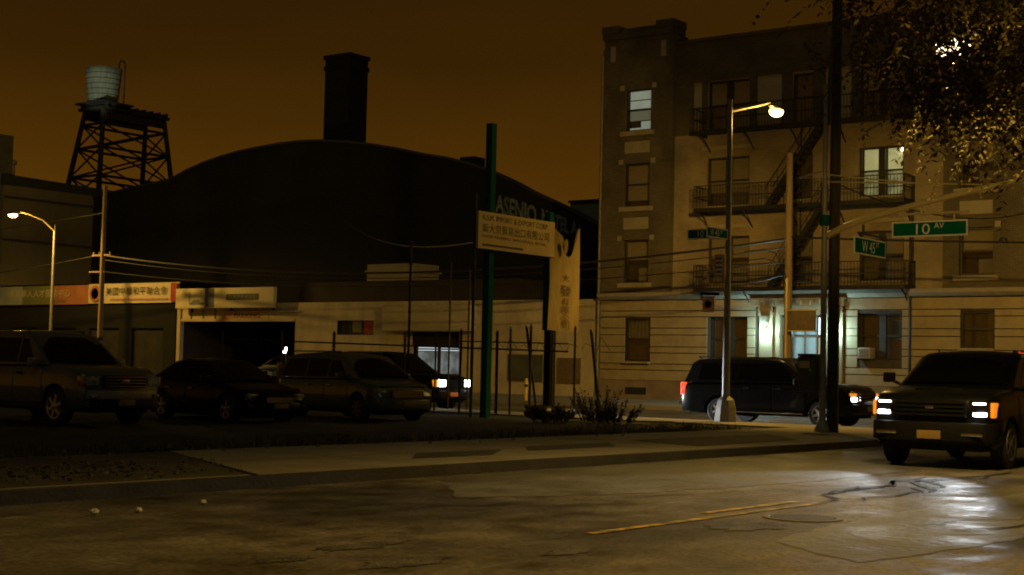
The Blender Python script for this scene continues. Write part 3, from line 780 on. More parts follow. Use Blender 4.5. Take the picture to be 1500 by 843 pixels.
b = lmb(); b.box(56.97, 57.0, 59.4, 62.9, 3.94, 4.26); pk = b.build('sign_board', 'fascia', lo)
b = lmb(); b.add(*text('PARKING', lambda u, v: (56.965, 62.1 - u, 3.97 + v), .26, 2.1, .03)); b.build('lettering', 'ink_red', pk)
b = lmb(); b.box(56.955, 56.969, 62.3, 62.85, 3.95, 4.25); b.build('sign_symbol', 'orange_sign', pk)
# cream panel on the roof edge
bb = thing('roof_sign', 'long cream sign board with a small black name strip above the garage entrance', 'sign', (56.3, 62.3, 4.5))
def bmb(): return MB((56.3, 62.3, 4.5))
b = bmb(); b.box(56.3, 56.55, 58.35, 66.2, 4.5, 5.6); b.build('panel', 'billboard', bb, bevel=.015)
b = bmb(); b.box(56.27, 56.298, 59.5, 62.0, 4.93, 5.26); st = b.build('name_strip', 'ink_black', bb)
b = bmb(); b.add(*text('EXPRESS', lambda u, v: (56.266, 61.8 - u, 5.0 + v), .2, 2.1)); b.build('lettering', 'grey_ink', st)
b = bmb(); b.box(56.285, 56.298, 65.0, 65.05, 4.75, 5.4)
b.prism([(0, 0), (1.2, 0), (1.15, .12), (.9, .15), (.75, .28), (.3, .26), (.1, .14), (0, .12)], lambda u, v: (56.28, 65.0 - u, 4.68 + v), lambda u, v: (56.298, 65.0 - u, 4.68 + v))
b.build('motif', 'grey_ink', bb)
b = bmb(); b.box(56.288, 56.298, 63.0, 63.75, 4.52, 5.58); b.build('painted_shadow_band', 'grey_ink', bb)  # grey strip paints a shadow band across the panel
b = bmb()
for a in (59, 62.3, 65.5): b.box(56.56, 57.1, a - .04, a + .04, 4.55, 5.5); b.box(56.9, 57.1, a - .04, a + .04, 4.3, 5.0)
b.build('bracket', 'steel_dark', bb)

# ------------------------------------------------------------------ dark shops with the long banners
sh = thing('dark_shop_row', 'unlit single storey shop row hidden in darkness beneath the long banners', 'building', (57, 75, .3))
def smb(): return MB((57, 75, .3))
b = smb()
doors = [(68 + i * 4.0, 70.8 + i * 4.0, .2, 3.4) for i in range(4)]
wall_faces(b, 66.95, 83.95, .15, 6.1, doors, lambda a, z, d: (57 + d, a, z), .3)
b.box(57.31, 63.9, 66.95, 83.95, 5.9, 6.1)
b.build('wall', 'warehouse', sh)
for d in doors:
    b = smb()
    for i in range(16): b.box(57.2, 57.24 + .02 * (i % 2), d[0], d[1], .2 + i * .2, .395 + i * .2)
    b.build('roller_shutter', 'room', sh)
def banner(name, label, a0, a1, z0, z1, m, group=None):
    t = thing(name, label, 'banner', (56.8, (a0 + a1) / 2, z0))
    b = MB((56.8, (a0 + a1) / 2, z0))
    n = 24; vs = []; fs = []
    for i in range(n + 1):
        a = a0 + (a1 - a0) * i / n
        for j in range(4):
            z = z0 + (z1 - z0) * j / 3; vs.append((56.82 + .035 * math.sin(i * 1.7 + j) * (1 if 0 < j < 3 else .2), a, z))
    for i in range(n):
        for j in range(3): fs.append((i * 4 + j, (i + 1) * 4 + j, (i + 1) * 4 + j + 1, i * 4 + j + 1))
    b.add(vs, fs); b.add([(v[0] + .03, v[1], v[2]) for v in vs], [f[::-1] for f in fs])
    b.build('cloth', m, t, smooth=True)
    return t, lambda: MB((56.8, (a0 + a1) / 2, z0))
bn, mb = banner('street_banner', 'pale long banner with red end border and round emblem beside wooden pole', 66.55, 74.7, 4.86, 6.02, 'banner_white')
b = mb(); b.box(56.72, 56.75, 66.6, 67.15, 4.9, 5.98); b.build('end_border', 'ink_red', bn)
b = mb(); b.add(*text('美國中華和平聯合會', lambda u, v: (56.74, 73.0 - u, 5.32 + v), .48, 5.5)); b.build('lettering', 'ink_brown', bn)
b = mb()
for i in range(26): b.box(56.735, 56.745, 72.6 - i * .2 - .13, 72.6 - i * .2, 5.02, 5.14)
b.build('small_lettering', 'pink_ink', bn)
b = mb()
b.lathe([(.5, 0), (.5, .02), (.33, .02), (.33, 0)], (56.72, 74.0, 5.44), n=26, axis='x'); b.box(56.72, 56.74, 73.9, 74.1, 5.25, 5.65); b.build('emblem', 'orange_cloth', bn)
bn, mb = banner('street_banner', 'multicoloured long banner fading from blue white through green to orange', 74.75, 86.0, 4.82, 5.98, 'orange_cloth')
for nm, m, a0, a1 in (('green_panel', 'green_cloth', 78.4, 81.2), ('pale_panel', 'bluewhite_cloth', 81.2, 86.0)):
    b = mb(); b.box(56.745, 56.77, a0, a1, 4.83, 5.97); b.build(nm, m, bn)
b = mb(); b.add(*text('美東華人人才服務中心', lambda u, v: (56.735, 82.6 - u, 5.3 + v), .46, 6.2)); b.build('lettering', 'banner_white', bn)
b = mb(); b.add(*text('歡迎各界蒞臨參觀', lambda u, v: (56.735, 81.0 - u, 4.95 + v), .24, 4.2)); b.build('small_lettering', 'green_cloth', bn)

# ------------------------------------------------------------------ grey building at the left and its roof block
gb = thing('grey_building', 'tall grey stucco building with blank side wall at far left', 'building', (57, 84, .3))
def gmb(): return MB((57, 84, .3))
b = gmb(); b.box(57, 92, 84, 116, .2, 12.6); b.build('wall', 'grey_wall', gb)
b = gmb(); b.prism([(56.9, 12.6), (92.1, 12.6), (92.1, 12.5), (57, 13.3), (56.9, 13.3)], lambda u, v: (u, 83.97, v), lambda u, v: (u, 84.3, v)); b.build('parapet', 'steel_dark', gb)
b = gmb()
for z in (11.75, 9.0): b.box(57.02, 92, 83.93, 83.998, z, z + .16)
b.build('string_course', 'parapet', gb)
b = gmb(); b.box(55.5, 57.7, 84.2, 89, 12.0, 15.85); b.build('roof_block', 'grey_panel', gb)
b = gmb(); b.lathe([(.12, 13.1), (.12, 14.0), (.22, 14.05), (.22, 14.3), (.05, 14.4)], (58.1, 84.7, 0), n=10); b.build('vent_pipe', 'galv', gb)

# ------------------------------------------------------------------ warehouse with the bowed roof
wh = thing('warehouse', 'black warehouse with wide bowed roof and faded lettering', 'building', (64, 63, .3))
def wmb(): return MB((64, 63, .3))
arch = [(84.0, 12.45), (80.24, 12.85), (76.15, 13.2), (74.5, 13.72), (72.91, 14.1), (71.3, 14.38), (69.79, 14.58), (68, 14.72), (66.18, 14.82), (64.4, 14.84), (62.73, 14.76), (60.8, 14.56), (58.87, 14.28),
        (56.8, 13.88), (54.69, 13.4), (53, 13.08), (51.23, 12.62), (50, 12.2), (48.85, 11.74), (47.9, 11.32), (47.01, 10.87), (45.9, 10.4), (44.78, 9.93), (43.6, 9.4), (42.5, 8.85), (38.3, 7.6)]
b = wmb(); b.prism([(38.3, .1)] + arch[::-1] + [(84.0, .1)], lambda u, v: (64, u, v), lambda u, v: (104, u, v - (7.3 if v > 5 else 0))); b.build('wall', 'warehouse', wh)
b = wmb()
for i in range(len(arch) - 1):
    (a0, z0), (a1, z1) = arch[i], arch[i + 1]
    b.prism([(a0, z0 + .004), (a1, z1 + .004), (a1, z1 + .14), (a0, z0 + .14)], lambda u, v: (63.88, u, v), lambda u, v: (64.3, u, v))
b.build('coping', 'steel_dark', wh)
b = wmb()
sl = lambda a: 10.95 - .27 * (49.4 - a) - .012 * (49.4 - a) ** 2
for s, a0, wd, h in (('ASENIO', 49.45, 2.75, 1.02), ('MOTEL', 46.35, 1.75, .8), ('A', 44.45, .4, .7)):
    b.add(*text(s, lambda u, v: (63.97, a0 - u, sl(a0 - u) - h + v), h, wd, .035))
b.build('lettering', 'faded_white', wh)
b = wmb(); b.box(64.2, 65.2, 51.2, 52.2, 12.5, 13.15); b.build('roof_vent', 'warehouse', wh)
b = wmb(); b.box(68, 69.7, 64.35, 66.45, 13.5, 20.8); b.box(67.93, 69.77, 64.28, 66.52, 20.1, 20.35); b.box(67.9, 69.8, 64.25, 66.55, 20.803, 21.05)
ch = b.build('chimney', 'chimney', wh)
bk = thing('roof_bulkhead', 'small pale block with dark side showing over the warehouse roof edge', 'building', (75, 51, .3))
b = MB((75, 51, .3)); b.box(75, 81, 44, 52.2, .1, 11.7); b.build('wall', 'stucco', bk)
b = MB((75, 51, .3)); b.box(74.9, 81.1, 43.9, 52.3, 11.703, 11.85); b.build('coping', 'parapet', bk)

# ------------------------------------------------------------------ water tower
wt = thing('water_tower', 'pale wooden water tank on a dark lattice steel tower', 'water tower', (74.4, 94.0, 12.6))
def tmb(): return MB((74.4, 94.0, 12.6))
base = [(74.2, 96.9), (81.2, 94.0), (81.2, 94.0), (74.2, 96.9)]
nb = (74.0, 94.3); bx, by = 7.1, 4.2; tx0, ty0, tx, ty = 74.45, 95.6, 5.75, 2.2
nb = (74.3, 96.6)
Bc = [(nb[0] - .4, nb[1] - .1), (nb[0] + 7.6, nb[1] - .1), (nb[0] + 7.6, nb[1] + 4.6), (nb[0] - .4, nb[1] + 4.6)]
Tc = [(nb[0] + .3, nb[1] + .5), (nb[0] + 6.4, nb[1] + .5), (nb[0] + 6.4, nb[1] + 2.8), (nb[0] + .3, nb[1] + 2.8)]
ZB, ZT = 12.6, 21.3
def legp(i, z):
    t = (z - ZB) / (ZT - ZB); return Vector((Bc[i][0] + (Tc[i][0] - Bc[i][0]) * t, Bc[i][1] + (Tc[i][1] - Bc[i][1]) * t, z))
for i in range(4):
    b = tmb(); b.tube(legp(i, ZB), legp(i, ZT), .23, .19, n=6); b.build('leg', 'steel_dark', wt)
lv = [13.6, 16.0, 18.3, 20.2]
for i in range(4):
    b = tmb(); j = (i + 1) % 4
    for z in lv: b.tube(legp(i, z), legp(j, z), .115, n=5)
    for z0, z1 in zip(lv[:-1], lv[1:]):
        b.tube(legp(i, z0), legp(j, z1), .08, n=5); b.tube(legp(j, z0), legp(i, z1), .08, n=5)
    b.build('brace', 'steel_dark', wt)
b = tmb()
x0, y0, x1, y1 = Tc[0][0] - .35, Tc[0][1] - .35, Tc[2][0] + .3, Tc[2][1] + .45
b.box(x0, x1, y0, y1, 21.3, 21.55)
for i in range(9): b.box(x0 + .3 + i * .75, x0 + .48 + i * .75, y0 - .1, y1 + .1, 21.553, 21.8)
b.box(x0 - .2, x0 + 2.9, y0 - .2, y1 + .2, 21.803, 21.95)
for z in (20.75,):
    b.box(x0 + .2, x1 - .2, y0 + .3, y0 + .42, 20.6, 21.29); b.box(x0 + .2, x1 - .2, y1 - .5, y1 - .38, 20.6, 21.29)
b.build('platform', 'steel_dark', wt)
b = tmb(); tcx, tcy = x0 + 1.25, (y0 + y1) / 2 + .1
b.lathe([(1.18, 21.96), (1.42, 24.72)], (tcx, tcy, 0), n=30); to = b.build('tank', 'tank', wt, smooth=True)
b = tmb()
for k in range(6):
    z = 22.2 + k * .42; r = 1.18 + .24 * (z - 21.96) / 2.76 + .006
    b.lathe([(r, z), (r + .015, z + .01), (r + .015, z + .04), (r, z + .05)], (tcx, tcy, 0), n=30)
b.build('hoop', 'steel_dark', to)
b = tmb(); b.lathe([(1.47, 24.725), (1.47, 24.8), (.02, 24.95)], (tcx, tcy, 0), n=30); b.build('lid', 'tank', to)
b = tmb()
pth = [(tcx + 1.5, tcy - .7, 21.96), (tcx + 1.55, tcy - .7, 25.1)] + [(tcx + 1.25 + .3 * math.cos(R(t)), tcy - .7, 25.2 + .45 * math.sin(R(t))) for t in range(0, 181, 20)] + [(tcx + .95, tcy - .7, 24.8)]
b.path(pth, .055, 6); b.build('overflow_pipe', 'steel_dark', wt)
b = tmb(); b.tube((nb[0] + .35, nb[1] + .55, 20.4), (nb[0] + .35, nb[1] + .55, 21.2), .22, n=8); b.build('valve_box', 'galv', wt)

fl = thing('added_floodlight', 'small unseen floodlight added on the grey roof to brighten the water tank', 'lamp', (60.0, 86.5, 12.6))  # floodlight added out of sight to brighten the tank
b = MB(); b.tube((0, 0, 0), (0, 0, .5), .04, n=6); b.build('stand', 'steel_dark', fl)
b = MB(); b.box(-.15, .15, -.12, .12, .5, .7); fh = b.build('housing', 'steel_dark', fl, bevel=.02)
b = MB(); b.box(-.12, .12, -.09, .09, .703, .72); b.build('lamp_face', 'flood', fh)
light('tank_fill_beam', 'SPOT', (0, 0, .8), 7000, (1.0, 1.0, .66), fl, spot_size=R(11), spot_blend=.6, shadow_soft_size=.3, aim=(15.5, 11.9, 10.1))
# ------------------------------------------------------------------ street lamps
def street_lamp(loc, rz, label, lens='lamp_lens', h=9.35, arm=2.45, rise=.5, base=True, bow=0.0):
    t = thing('street_lamp', label, 'street lamp', loc, rz, 'cobra head street lamps along the streets')
    b = MB(); b.tube((0, 0, .14), (0, 0, h), .115, .065, n=10); b.build('post', 'galv', t, smooth=True, angle=50)
    if base:
        b = MB(); b.lathe([(.33, .14), (.33, .2), (.29, .55), (.24, .75), (.14, .85), (.12, .86)], n=8); b.build('base', 'pole_steel', t)
    pts = [(0, 0, h - .35), (arm * .35, 0, h - .35 + rise * (.35 + bow)), (arm * .75, 0, h - .35 + rise * (.75 + bow * .6)), (arm, 0, h - .35 + rise + .02)]
    b = MB(); b.path(pts, .05, 7, .04); b.build('arm', 'arm_yellow', t, smooth=True)  # ochre colour carries the yellow lamplight on the arm
    zc = h - .35 + rise
    b = MB()
    prof = [(.05, 0), (.08, .1), (.13, .22), (.17, .42), (.15, .62), (.06, .74), (.01, .76)]
    b.lathe(prof, (0, 0, 0), n=14, axis='x')
    b.v = [Vector((arm + v.x, v.y * 1.1, zc - .06 + (v.z * .75 if v.z > 0 else v.z * .35) - .16 * v.x)) for v in b.v]
    hd = b.build('head', 'galv', t, smooth=True)
    b = MB(); b.lathe([(.01, -.2), (.1, -.19), (.17, -.14), (.21, -.05), (.2, .0)], (arm + .44, 0, zc - .15), n=16)
    b.v = [Vector((arm + .44 + (v.x - arm - .44) * 1.35, v.y, v.z)) for v in b.v]
    b.build('lens', lens, hd, smooth=True)
    return t, Vector((arm + .44, 0, zc - .42))
def lamp_light(t, p, e, color, spot=172, blend=.3, e2=0, aim=(0, 0, -1)):
    l = light('street_light', 'SPOT', p, e, color, t, spot_size=R(spot), spot_blend=blend, shadow_soft_size=.18, aim=aim)
    if e2: light('street_light', 'POINT', p, e2, color, t, shadow_soft_size=.2)
t, p = street_lamp((38.2, 21.02, 0), 0, 'lit street lamp on the corner carrying street and parking signs', h=9.45, rise=.62)
lamp_light(t, p, 2700, HPS, 152, .35, 640, (.5, .08, -1))
light('street_light', 'SPOT', p, 4200, HPS, t, spot_size=R(76), spot_blend=.6, shadow_soft_size=.18, aim=(.5, .9, -.22))  # extra spot added at the lamp head to brighten the low white wall
b = MB(); b.box(-.17, .17, -.02, .02, 0, .01)
t, p = street_lamp((51.6, 71.1, .0), math.pi, 'lit street lamp across the avenue at the far left', h=9.0, arm=2.3, rise=.85, bow=.3)
lamp_light(t, p, 2300, HPS, 164, .3, 1100, (-.2, 0, -1))
t, p = street_lamp((20.7, 2.2, 0), math.pi / 2, 'lit street lamp partly hidden by the leafy tree', lens='lamp_lens_white', h=6.7, arm=5.2, rise=.1)
lamp_light(t, p, 2400, (1.0, .63, .16), 128, .7, 0)
light('street_light', 'SPOT', p, 300, (1.0, .58, .12), t, spot_size=R(150), spot_blend=.5, shadow_soft_size=.2, aim=(-1, .25, .25))  # extra spot added, turned into the tree crown to brighten its leaves
light('street_light', 'SPOT', p, 1900, (1.0, .62, .15), t, spot_size=R(25), spot_blend=.8, shadow_soft_size=.2, aim=(5.6, -13.3, -.5))  # narrow spot added to brighten the mast, its arm and the signs
t, p = street_lamp((12.8, 2.2, 0), math.pi / 2, 'added street lamp above the near road out of frame', h=8.6, arm=2.6)  # out-of-frame lamp added to light the near road and the tree
lamp_light(t, p, 2350, (1.0, .58, .095), 116, .9, 0, (.12, .0, -1))
t, p = street_lamp((52.3, 9.5, .0), math.pi, 'added street lamp across the avenue beyond the right edge', h=9.4, arm=2.4)  # unseen lamp added to light the right part of the apartment front
lamp_light(t, p, 900, HPS, 176, .3, 250)

# ------------------------------------------------------------------ wooden poles and wires
def wood_pole(loc, h, r, m, label, name='utility_pole', lean=0.0):
    t = thing(name, label, 'utility pole', loc)
    b = MB()
    b.path([(0, 0, .02), (0, 0, h * .5), (lean, 0, h)], r, 12, r * .72); b.build('shaft', m, t, smooth=True, angle=50)
    return t
pa = wood_pole((52.3, 67.65, .1), 11.0, .16, 'wood', 'plain wooden utility pole standing in front of the banners')
b = MB(); b.box(-.05, .05, -.7, .9, 7.1, 7.2); b.box(-.05, .05, -.2, 1.1, 6.2, 6.28); b.build('cross_arm', 'wood', pa)
b = MB()
for y in (-.6, .3, .8): b.lathe([(.04, 7.2), (.05, 7.28), (.03, 7.34)], (0, y, 0), n=8)
b.build('insulator', 'porcelain', pa)
b = MB(); b.lathe([(.17, 2.45), (.18, 2.5), (.18, 2.6), (.17, 2.65)], n=12); b.build('band', 'cable', pa)
pb = wood_pole((52.3, 26.15, .1), 9.95, .17, 'wood', 'wooden utility pole before the entrance with conduit on its face')
b = MB(); b.tube((-.19, 0, .1), (-.17, -.02, 5.1), .05, n=8); b.build('conduit', 'arm_yellow', pb)  # ochre colour stands for yellow lamplight along a steel conduit
for dz in (0, -.35):
    b = MB(); b.path([(-.15, -.05, 4.9 + dz), (-.3, .1, 5.6 + dz), (-.25, .45, 6.1 + dz), (-.05, 1.0, 6.25 + dz), (0, 1.9, 6.2 + dz)], .022, 6); b.build('riser_cable', 'cable', pb)
bs = thing('back_of_sign', 'brown box sign seen from behind on the wooden pole by the entrance', 'sign', (52.1, 25.45, 3.2))
b = MB((52.1, 25.45, 3.2)); b.box(52.0, 52.14, 24.9, 26.02, 3.22, 3.95); b.build('panel', 'brown_panel', bs, bevel=.015)
b = MB((52.1, 25.45, 3.2)); b.box(51.97, 52.17, 24.88, 26.04, 3.953, 4.0); b.box(51.97, 52.17, 24.88, 26.04, 3.17, 3.217); b.build('rail', 'arm_yellow', bs)
main = thing('utility_pole', 'thick black wooden utility pole at the kerb rising out of frame', 'utility pole', (34.15, 15.84, .1))
b = MB(); b.path([(0, 0, .02), (0, 0, 6), (.03, 0, 12.6)], .145, 14, .12); b.build('shaft', 'dark_wood', main, smooth=True, angle=50)
b = MB(); b.box(-.05, .05, -1.2, 1.2, 11.9, 12.02); b.build('cross_arm', 'dark_wood', main)

def cable(name, p, q, sag, r, label, n=24, group='overhead cables', m='cable'):
    p, q = Vector(p), Vector(q); pts = []
    for i in range(n + 1):
        t = i / n; v = p.lerp(q, t); v.z -= 4 * sag * t * (1 - t); pts.append(v)
    org = (p + q) / 2
    b = MB(org); b.path(pts, r, 5)
    o = b.build(name, m, None, smooth=True); o.location = org
    return tag(o, label, 'cable', group)
cable('overhead_cable', (52.3, 26.15, 6.75), (52.3, 67.6, 7.25), 1.15, .05, 'thick black cable bundle sagging between the two wooden poles, highest of the run')
cable('overhead_cable', (52.3, 26.15, 6.4), (52.3, 67.6, 7.0), 1.1, .022, 'thin cable just under the thick bundle between the two wooden poles')
cable('overhead_cable', (52.3, 26.15, 5.85), (52.3, 67.6, 6.35), .9, .02, 'lowest thin cable between the two wooden poles')
cable('overhead_cable', (52.3, 26.15, 6.8), (52.3, -30, 7.4), 1.1, .04, 'dark cable running right from the entrance pole past the street signs')
cable('overhead_cable', (52.3, 67.65, 7.3), (52.3, 120, 7.4), 1.4, .03, 'cable leaving the left wooden pole towards the left edge')
cable('overhead_cable', (52.3, 67.65, 9.6), (52.3, 120, 9.9), 1.0, .02, 'thin high cable leaving the left pole across the grey building')
cable('overhead_cable', (33.45, 26.5, 5.1), (63.95, 61.2, 10.4), .8, .022, 'cable climbing from the sign frame to the black warehouse wall')
cable('overhead_cable', (52.3, 26.1, 5.4), (56.9, 34.2, 4.95), .15, .018, 'service cable from entrance pole to the building corner bay')
cable('overhead_cable', (34.15, 15.72, 6.2), (56.8, 17.95, 8.0), .6, .02, 'thin cable from the thick black pole to the far building edge')

# ------------------------------------------------------------------ traffic mast with hanging street signs
tm = thing('signal_mast', 'slender steel mast with ochre arm and guy rods beside black pole', 'mast', (33.98, 16.03, .14))
b = MB(); b.lathe([(.2, 0), (.2, .08), (.13, .2), (.09, .3)], n=8); b.tube((0, 0, .1), (.0, 0, 8.55), .085, .05, n=10); b.build('post', 'pole_steel', tm, smooth=True, angle=50)
b = MB(); P0 = (34.0, 15.95, 5.0)
arm = []
for i in range(15):
    t = i / 14; y = 15.95 - 5.6 * t; z = 4.95 + 1.25 * t ** .72 ; arm.append((34.0, y, z))
b.path([(x - 33.98, y - 16.03, z - .14) for x, y, z in arm], .09, 9, .055); b.build('mast_arm', 'arm_yellow', tm, smooth=True)
b = MB()
b.tube((0, 0, 6.32), (.05, -2.95, 5.88), .02, n=6); b.tube((0, 0, 6.14), (.05, -3.9, 5.86), .018, n=6); b.build('guy_rod', 'arm_yellow', tm)
b = MB(); b.tube((0, 0, 6.42), (-.15, .62, 6.26), .03, n=6); b.tube((0, .1, 6.2), (-.1, .5, 6.27), .02, n=6); b.build('bracket_arm', 'arm_yellow', tm)
b = MB(); b.lathe([(.1, 5.05), (.12, 5.07), (.12, 5.3), (.1, 5.32)], n=10); b.build('collar', 'green_paint', tm)
b = MB(); b.box(-.28, .2, .09, .55, .98, 1.83); bx = b.build('control_box', 'grey_panel', tm, bevel=.03)
b = MB(); b.box(-.3, .22, .13, .53, 1.833, 1.9); b.build('box_lid', 'steel_dark', bx)
b = MB(); b.tube((-.286, .2, 1.5), (-.3, .2, 1.5), .03, n=8); b.box(-.29, -.283, .22, .5, 1.55, 1.72); b.build('lock', 'arm_yellow', bx)
def place_sign(name, label, c, along, wd, ht, txt, cat='street sign', facem='sign_green', border='sign_white', group=None, sub=None):
    """c: centre; along: unit vector pointing to the reader's right"""
    t = thing(name, label, cat, c, 0, group)
    al = Vector((along[0], along[1], 0)); nr = Vector((al.y, -al.x, 0))      # face normal toward the reader
    def q(u, v, d): return al * u + Vector((0, 0, v)) + nr * d
    def bx(m, nm, u0, u1, v0, v1, d0, d1):
        b = MB(); b.prism([(u0, v0), (u1, v0), (u1, v1), (u0, v1)], lambda u, v: q(u, v, d0), lambda u, v: q(u, v, d1)); return b.build(nm, m, t)
    bx(border, 'border', -wd / 2, wd / 2, -ht / 2, ht / 2, -.012, .012)
    e = .035
    bx(facem, 'face', -wd / 2 + e, wd / 2 - e, -ht / 2 + e, ht / 2 - e, .0125, .016)
    for s, u0, v0, hh, ww in txt:
        for sgn in ((1, -1) if sub == 'both' else (1,)):
            b = MB(); b.add(*text(s, lambda u, v: q(u0 + u, v0 + v, .019), hh, ww)); b.build('lettering', 'sign_white', t)
    return t, q
t, q = place_sign('street_sign', 'large green 10 AV street sign hanging from the ochre mast arm', (33.98, 13.36, 5.02), (0, -1), 1.84, .37,
           [('10', -.32, -.13, .25, .34), ('AV', .12, .0, .13, .24)], sub=None, group='green street name signs')
b = MB()
b.tube(q(-.75, .36, 0), q(.95, .36, 0), .03, n=7); b.tube(q(-.2, .36, 0), q(-.2, .5, 0), .03, n=6)
for u in (-.65, .6): b.tube(q(u, .18, 0), q(u, .36, 0), .025, n=6)
b.build('hanger', 'arm_yellow', t)
t, q = place_sign('street_sign', 'large green W 45 ST street sign seen at an angle under the ochre arm', (34.4, 15.02, 4.66), (1, 0), 1.85, .42,
           [('W', -.5, -.14, .27, .34), ('45', -.08, -.14, .27, .34), ('ST', .32, .03, .12, .18)], group='green street name signs')
b = MB(); b.tube(q(-.7, .3, 0), q(.8, .3, 0), .03, n=6); b.tube(q(-.4, .3, 0), q(-.4, .52, 0), .03, n=6)
for u in (-.6, .7): b.tube(q(u, .2, 0), q(u, .3, 0), .025, n=6)
b.build('hanger', 'rust', t)
place_sign('street_sign', 'small green W 45 ST blade sign on the lit corner street lamp post', (37.5, 21.0, 5.5), (1, 0), 1.2, .3,
           [('W', -.4, -.09, .18, .2), ('45', -.14, -.09, .18, .24), ('ST', .16, .0, .09, .14)], group='green street name signs')
place_sign('street_sign', 'small green 10 AV blade sign crossing behind the W 45 ST blade on the lamp', (38.08, 21.75, 5.55), (0, -1), 1.1, .3,
           [('10', -.2, -.09, .18, .2), ('AV', .08, 0, .1, .15)], group='green street name signs')
t, q = place_sign('parking_sign', 'orange parking sign low on the corner lamp post beneath a dark plate', (38.05, 21.55, 3.5), (0, -1), .38, .46, [], 'traffic sign', 'sign_white', 'orange_sign', 'parking signs on the lamp post')
b = MB(); b.lathe([(.15, 0), (.15, .006), (.1, .006), (.1, 0)], (-.035, 0, 0), n=20, axis='x')
b.prism([(-.1, .07), (-.07, .1), (.1, -.07), (.07, -.1)], lambda u, v: q(u, v, .02), lambda u, v: q(u, v, .024)); b.build('symbol', 'orange_sign', t)
b = MB(); b.prism([(-.26, .27), (.34, .25), (.34, .33), (-.26, .36)], lambda u, v: q(u, v, -.02), lambda u, v: q(u, v, .02)); b.build('bracket', 'plastic', t)
t, q = place_sign('parking_sign', 'narrow pale parking sign with faded red print higher on the lamp post', (38.05, 21.22, 4.62), (0, -1), .3, .62, [], 'traffic sign', 'sign_white', 'pink_ink', 'parking signs on the lamp post')
b = MB()
for i in range(4): b.prism([(-.1, .17 - i * .13), (.1, .17 - i * .13), (.1, .23 - i * .13), (-.1, .23 - i * .13)], lambda u, v: q(u, v, .017), lambda u, v: q(u, v, .02))
b.build('print', 'ink_red', t)

# ------------------------------------------------------------------ sign frame, banners and fence at the lot corner
def mono(name, mb, m, org, label, cat, group=None, **k):
    o = mb.build(name, m, None, **k); o.location = org; return tag(o, label, cat, group)
fb = thing('lot_sign', 'cream import and export company board with brown characters on a green post', 'sign', (34.2, 26.6, .1))
def smb2(): return MB((34.2, 26.6, .1))
b = smb2(); b.box(34.05, 34.27, 26.5, 26.72, .05, 8.6); b.build('post', 'green_paint', fb)
b = smb2(); b.box(33.36, 37.1, 26.38, 26.46, 4.92, 5.98); bd = b.build('board', 'board', fb)
for s, z, h, wd, m, x in (('K.S.M. IMPORT & EXPORT CORP.', 5.74, .16, 3.2, 'ink_brown', 33.55), ('新大京貿易出口有限公司', 5.38, .27, 3.25, 'ink_brown', 33.55),
                       ('FOOD TRADING  WHOLESALE  RETAIL', 5.24, .085, 3.1, 'ink_brown', 33.55), ('TEL 212 000 0000   FAX 212 000 0000', 5.12, .07, 3.1, 'ink_brown', 33.55)):
    if s.startswith('TEL'): continue
    b = smb2(); b.add(*text(s, lambda u, v: (x + u, 26.372, z + v - .02 * u / 3), h, wd)); b.build('lettering', m, bd)
b = smb2(); b.box(33.55, 35.5, 26.372, 26.379, 5.0, 5.06); b.build('black_rule', 'ink_black', bd)
b = smb2(); b.tube((33.38, 26.52, .1), (33.38, 26.52, 6.5), .045, n=8); b.tube((33.38, 26.52, 4.98), (37.2, 26.52, 5.0), .03, n=6); b.tube((33.38, 26.52, 5.9), (37.2, 26.52, 5.9), .03, n=6); b.build('frame', 'steel_dark', fb)
bp = thing('banner_post', 'dark green square post holding the torn vertical banner', 'post', (37.1, 26.6, .1))
b = MB((37.1, 26.6, .1)); b.box(37.0, 37.2, 26.5, 26.7, 2.7, 6.3); b.build('post', 'green_paint', bp)
b = MB((37.1, 26.6, .1)); b.box(37.14, 37.42, 26.48, 26.72, .05, 2.697); b.build('lower_post', 'plastic', bp)
b = MB((37.1, 26.6, .1)); b.box(37.2, 38.6, 26.56, 26.6, 2.75, 2.8); b.box(38.5, 38.56, 26.52, 26.56, 2.7, 5.9); b.build('batten', 'rust', bp)
vb = thing('vertical_banner', 'gold vertical banner with dark characters and torn top', 'banner', (37.7, 26.4, 2.7))
b = MB((37.7, 26.4, 2.7))
outl = [(36.95, 2.72), (37.5, 2.69), (38.0, 2.71), (38.56, 2.72), (38.57, 4.0), (38.57, 5.5), (38.52, 5.95), (38.42, 5.8), (38.25, 5.4), (38.1, 5.06), (37.95, 4.98), (37.8, 5.02), (37.66, 5.16), (37.6, 5.3), (37.66, 5.48), (37.56, 5.62), (37.4, 5.7), (37.15, 5.86), (36.93, 5.93), (36.95, 4.2)]
wv = lambda u, v: .03 * math.sin(u * 5 + v * 2)
b.prism(outl, lambda u, v: (u, 26.44 + wv(u, v), v), lambda u, v: (u, 26.455 + wv(u, v), v)); b.build('cloth', 'banner_gold', vb)
b = MB((37.7, 26.4, 2.7)); b.prism([(37.42, 5.4), (37.52, 5.52), (37.62, 5.42), (37.64, 5.15), (37.56, 5.02), (37.48, 5.12)], lambda u, v: (u, 26.3 - .12 * (v - 4.85), v), lambda u, v: (u, 26.31 - .12 * (v - 4.85), v)); b.build('torn_flap', 'banner_gold', vb)
for i, s in enumerate('大發有限公司'):
    hh = .44 if i == 1 else .3; ww = .62 if i == 1 else .4
    z = [4.22, 3.78, 3.5, 3.24, 2.98, 2.76][i]
    b = MB((37.7, 26.4, 2.7)); b.add(*text(s, lambda u, v: (37.78 - ww / 2 + u, 26.39 + wv(37.7, z) * .3, z + v * .9), hh * .82, ww)); b.build('lettering', 'ink_brown', vb)

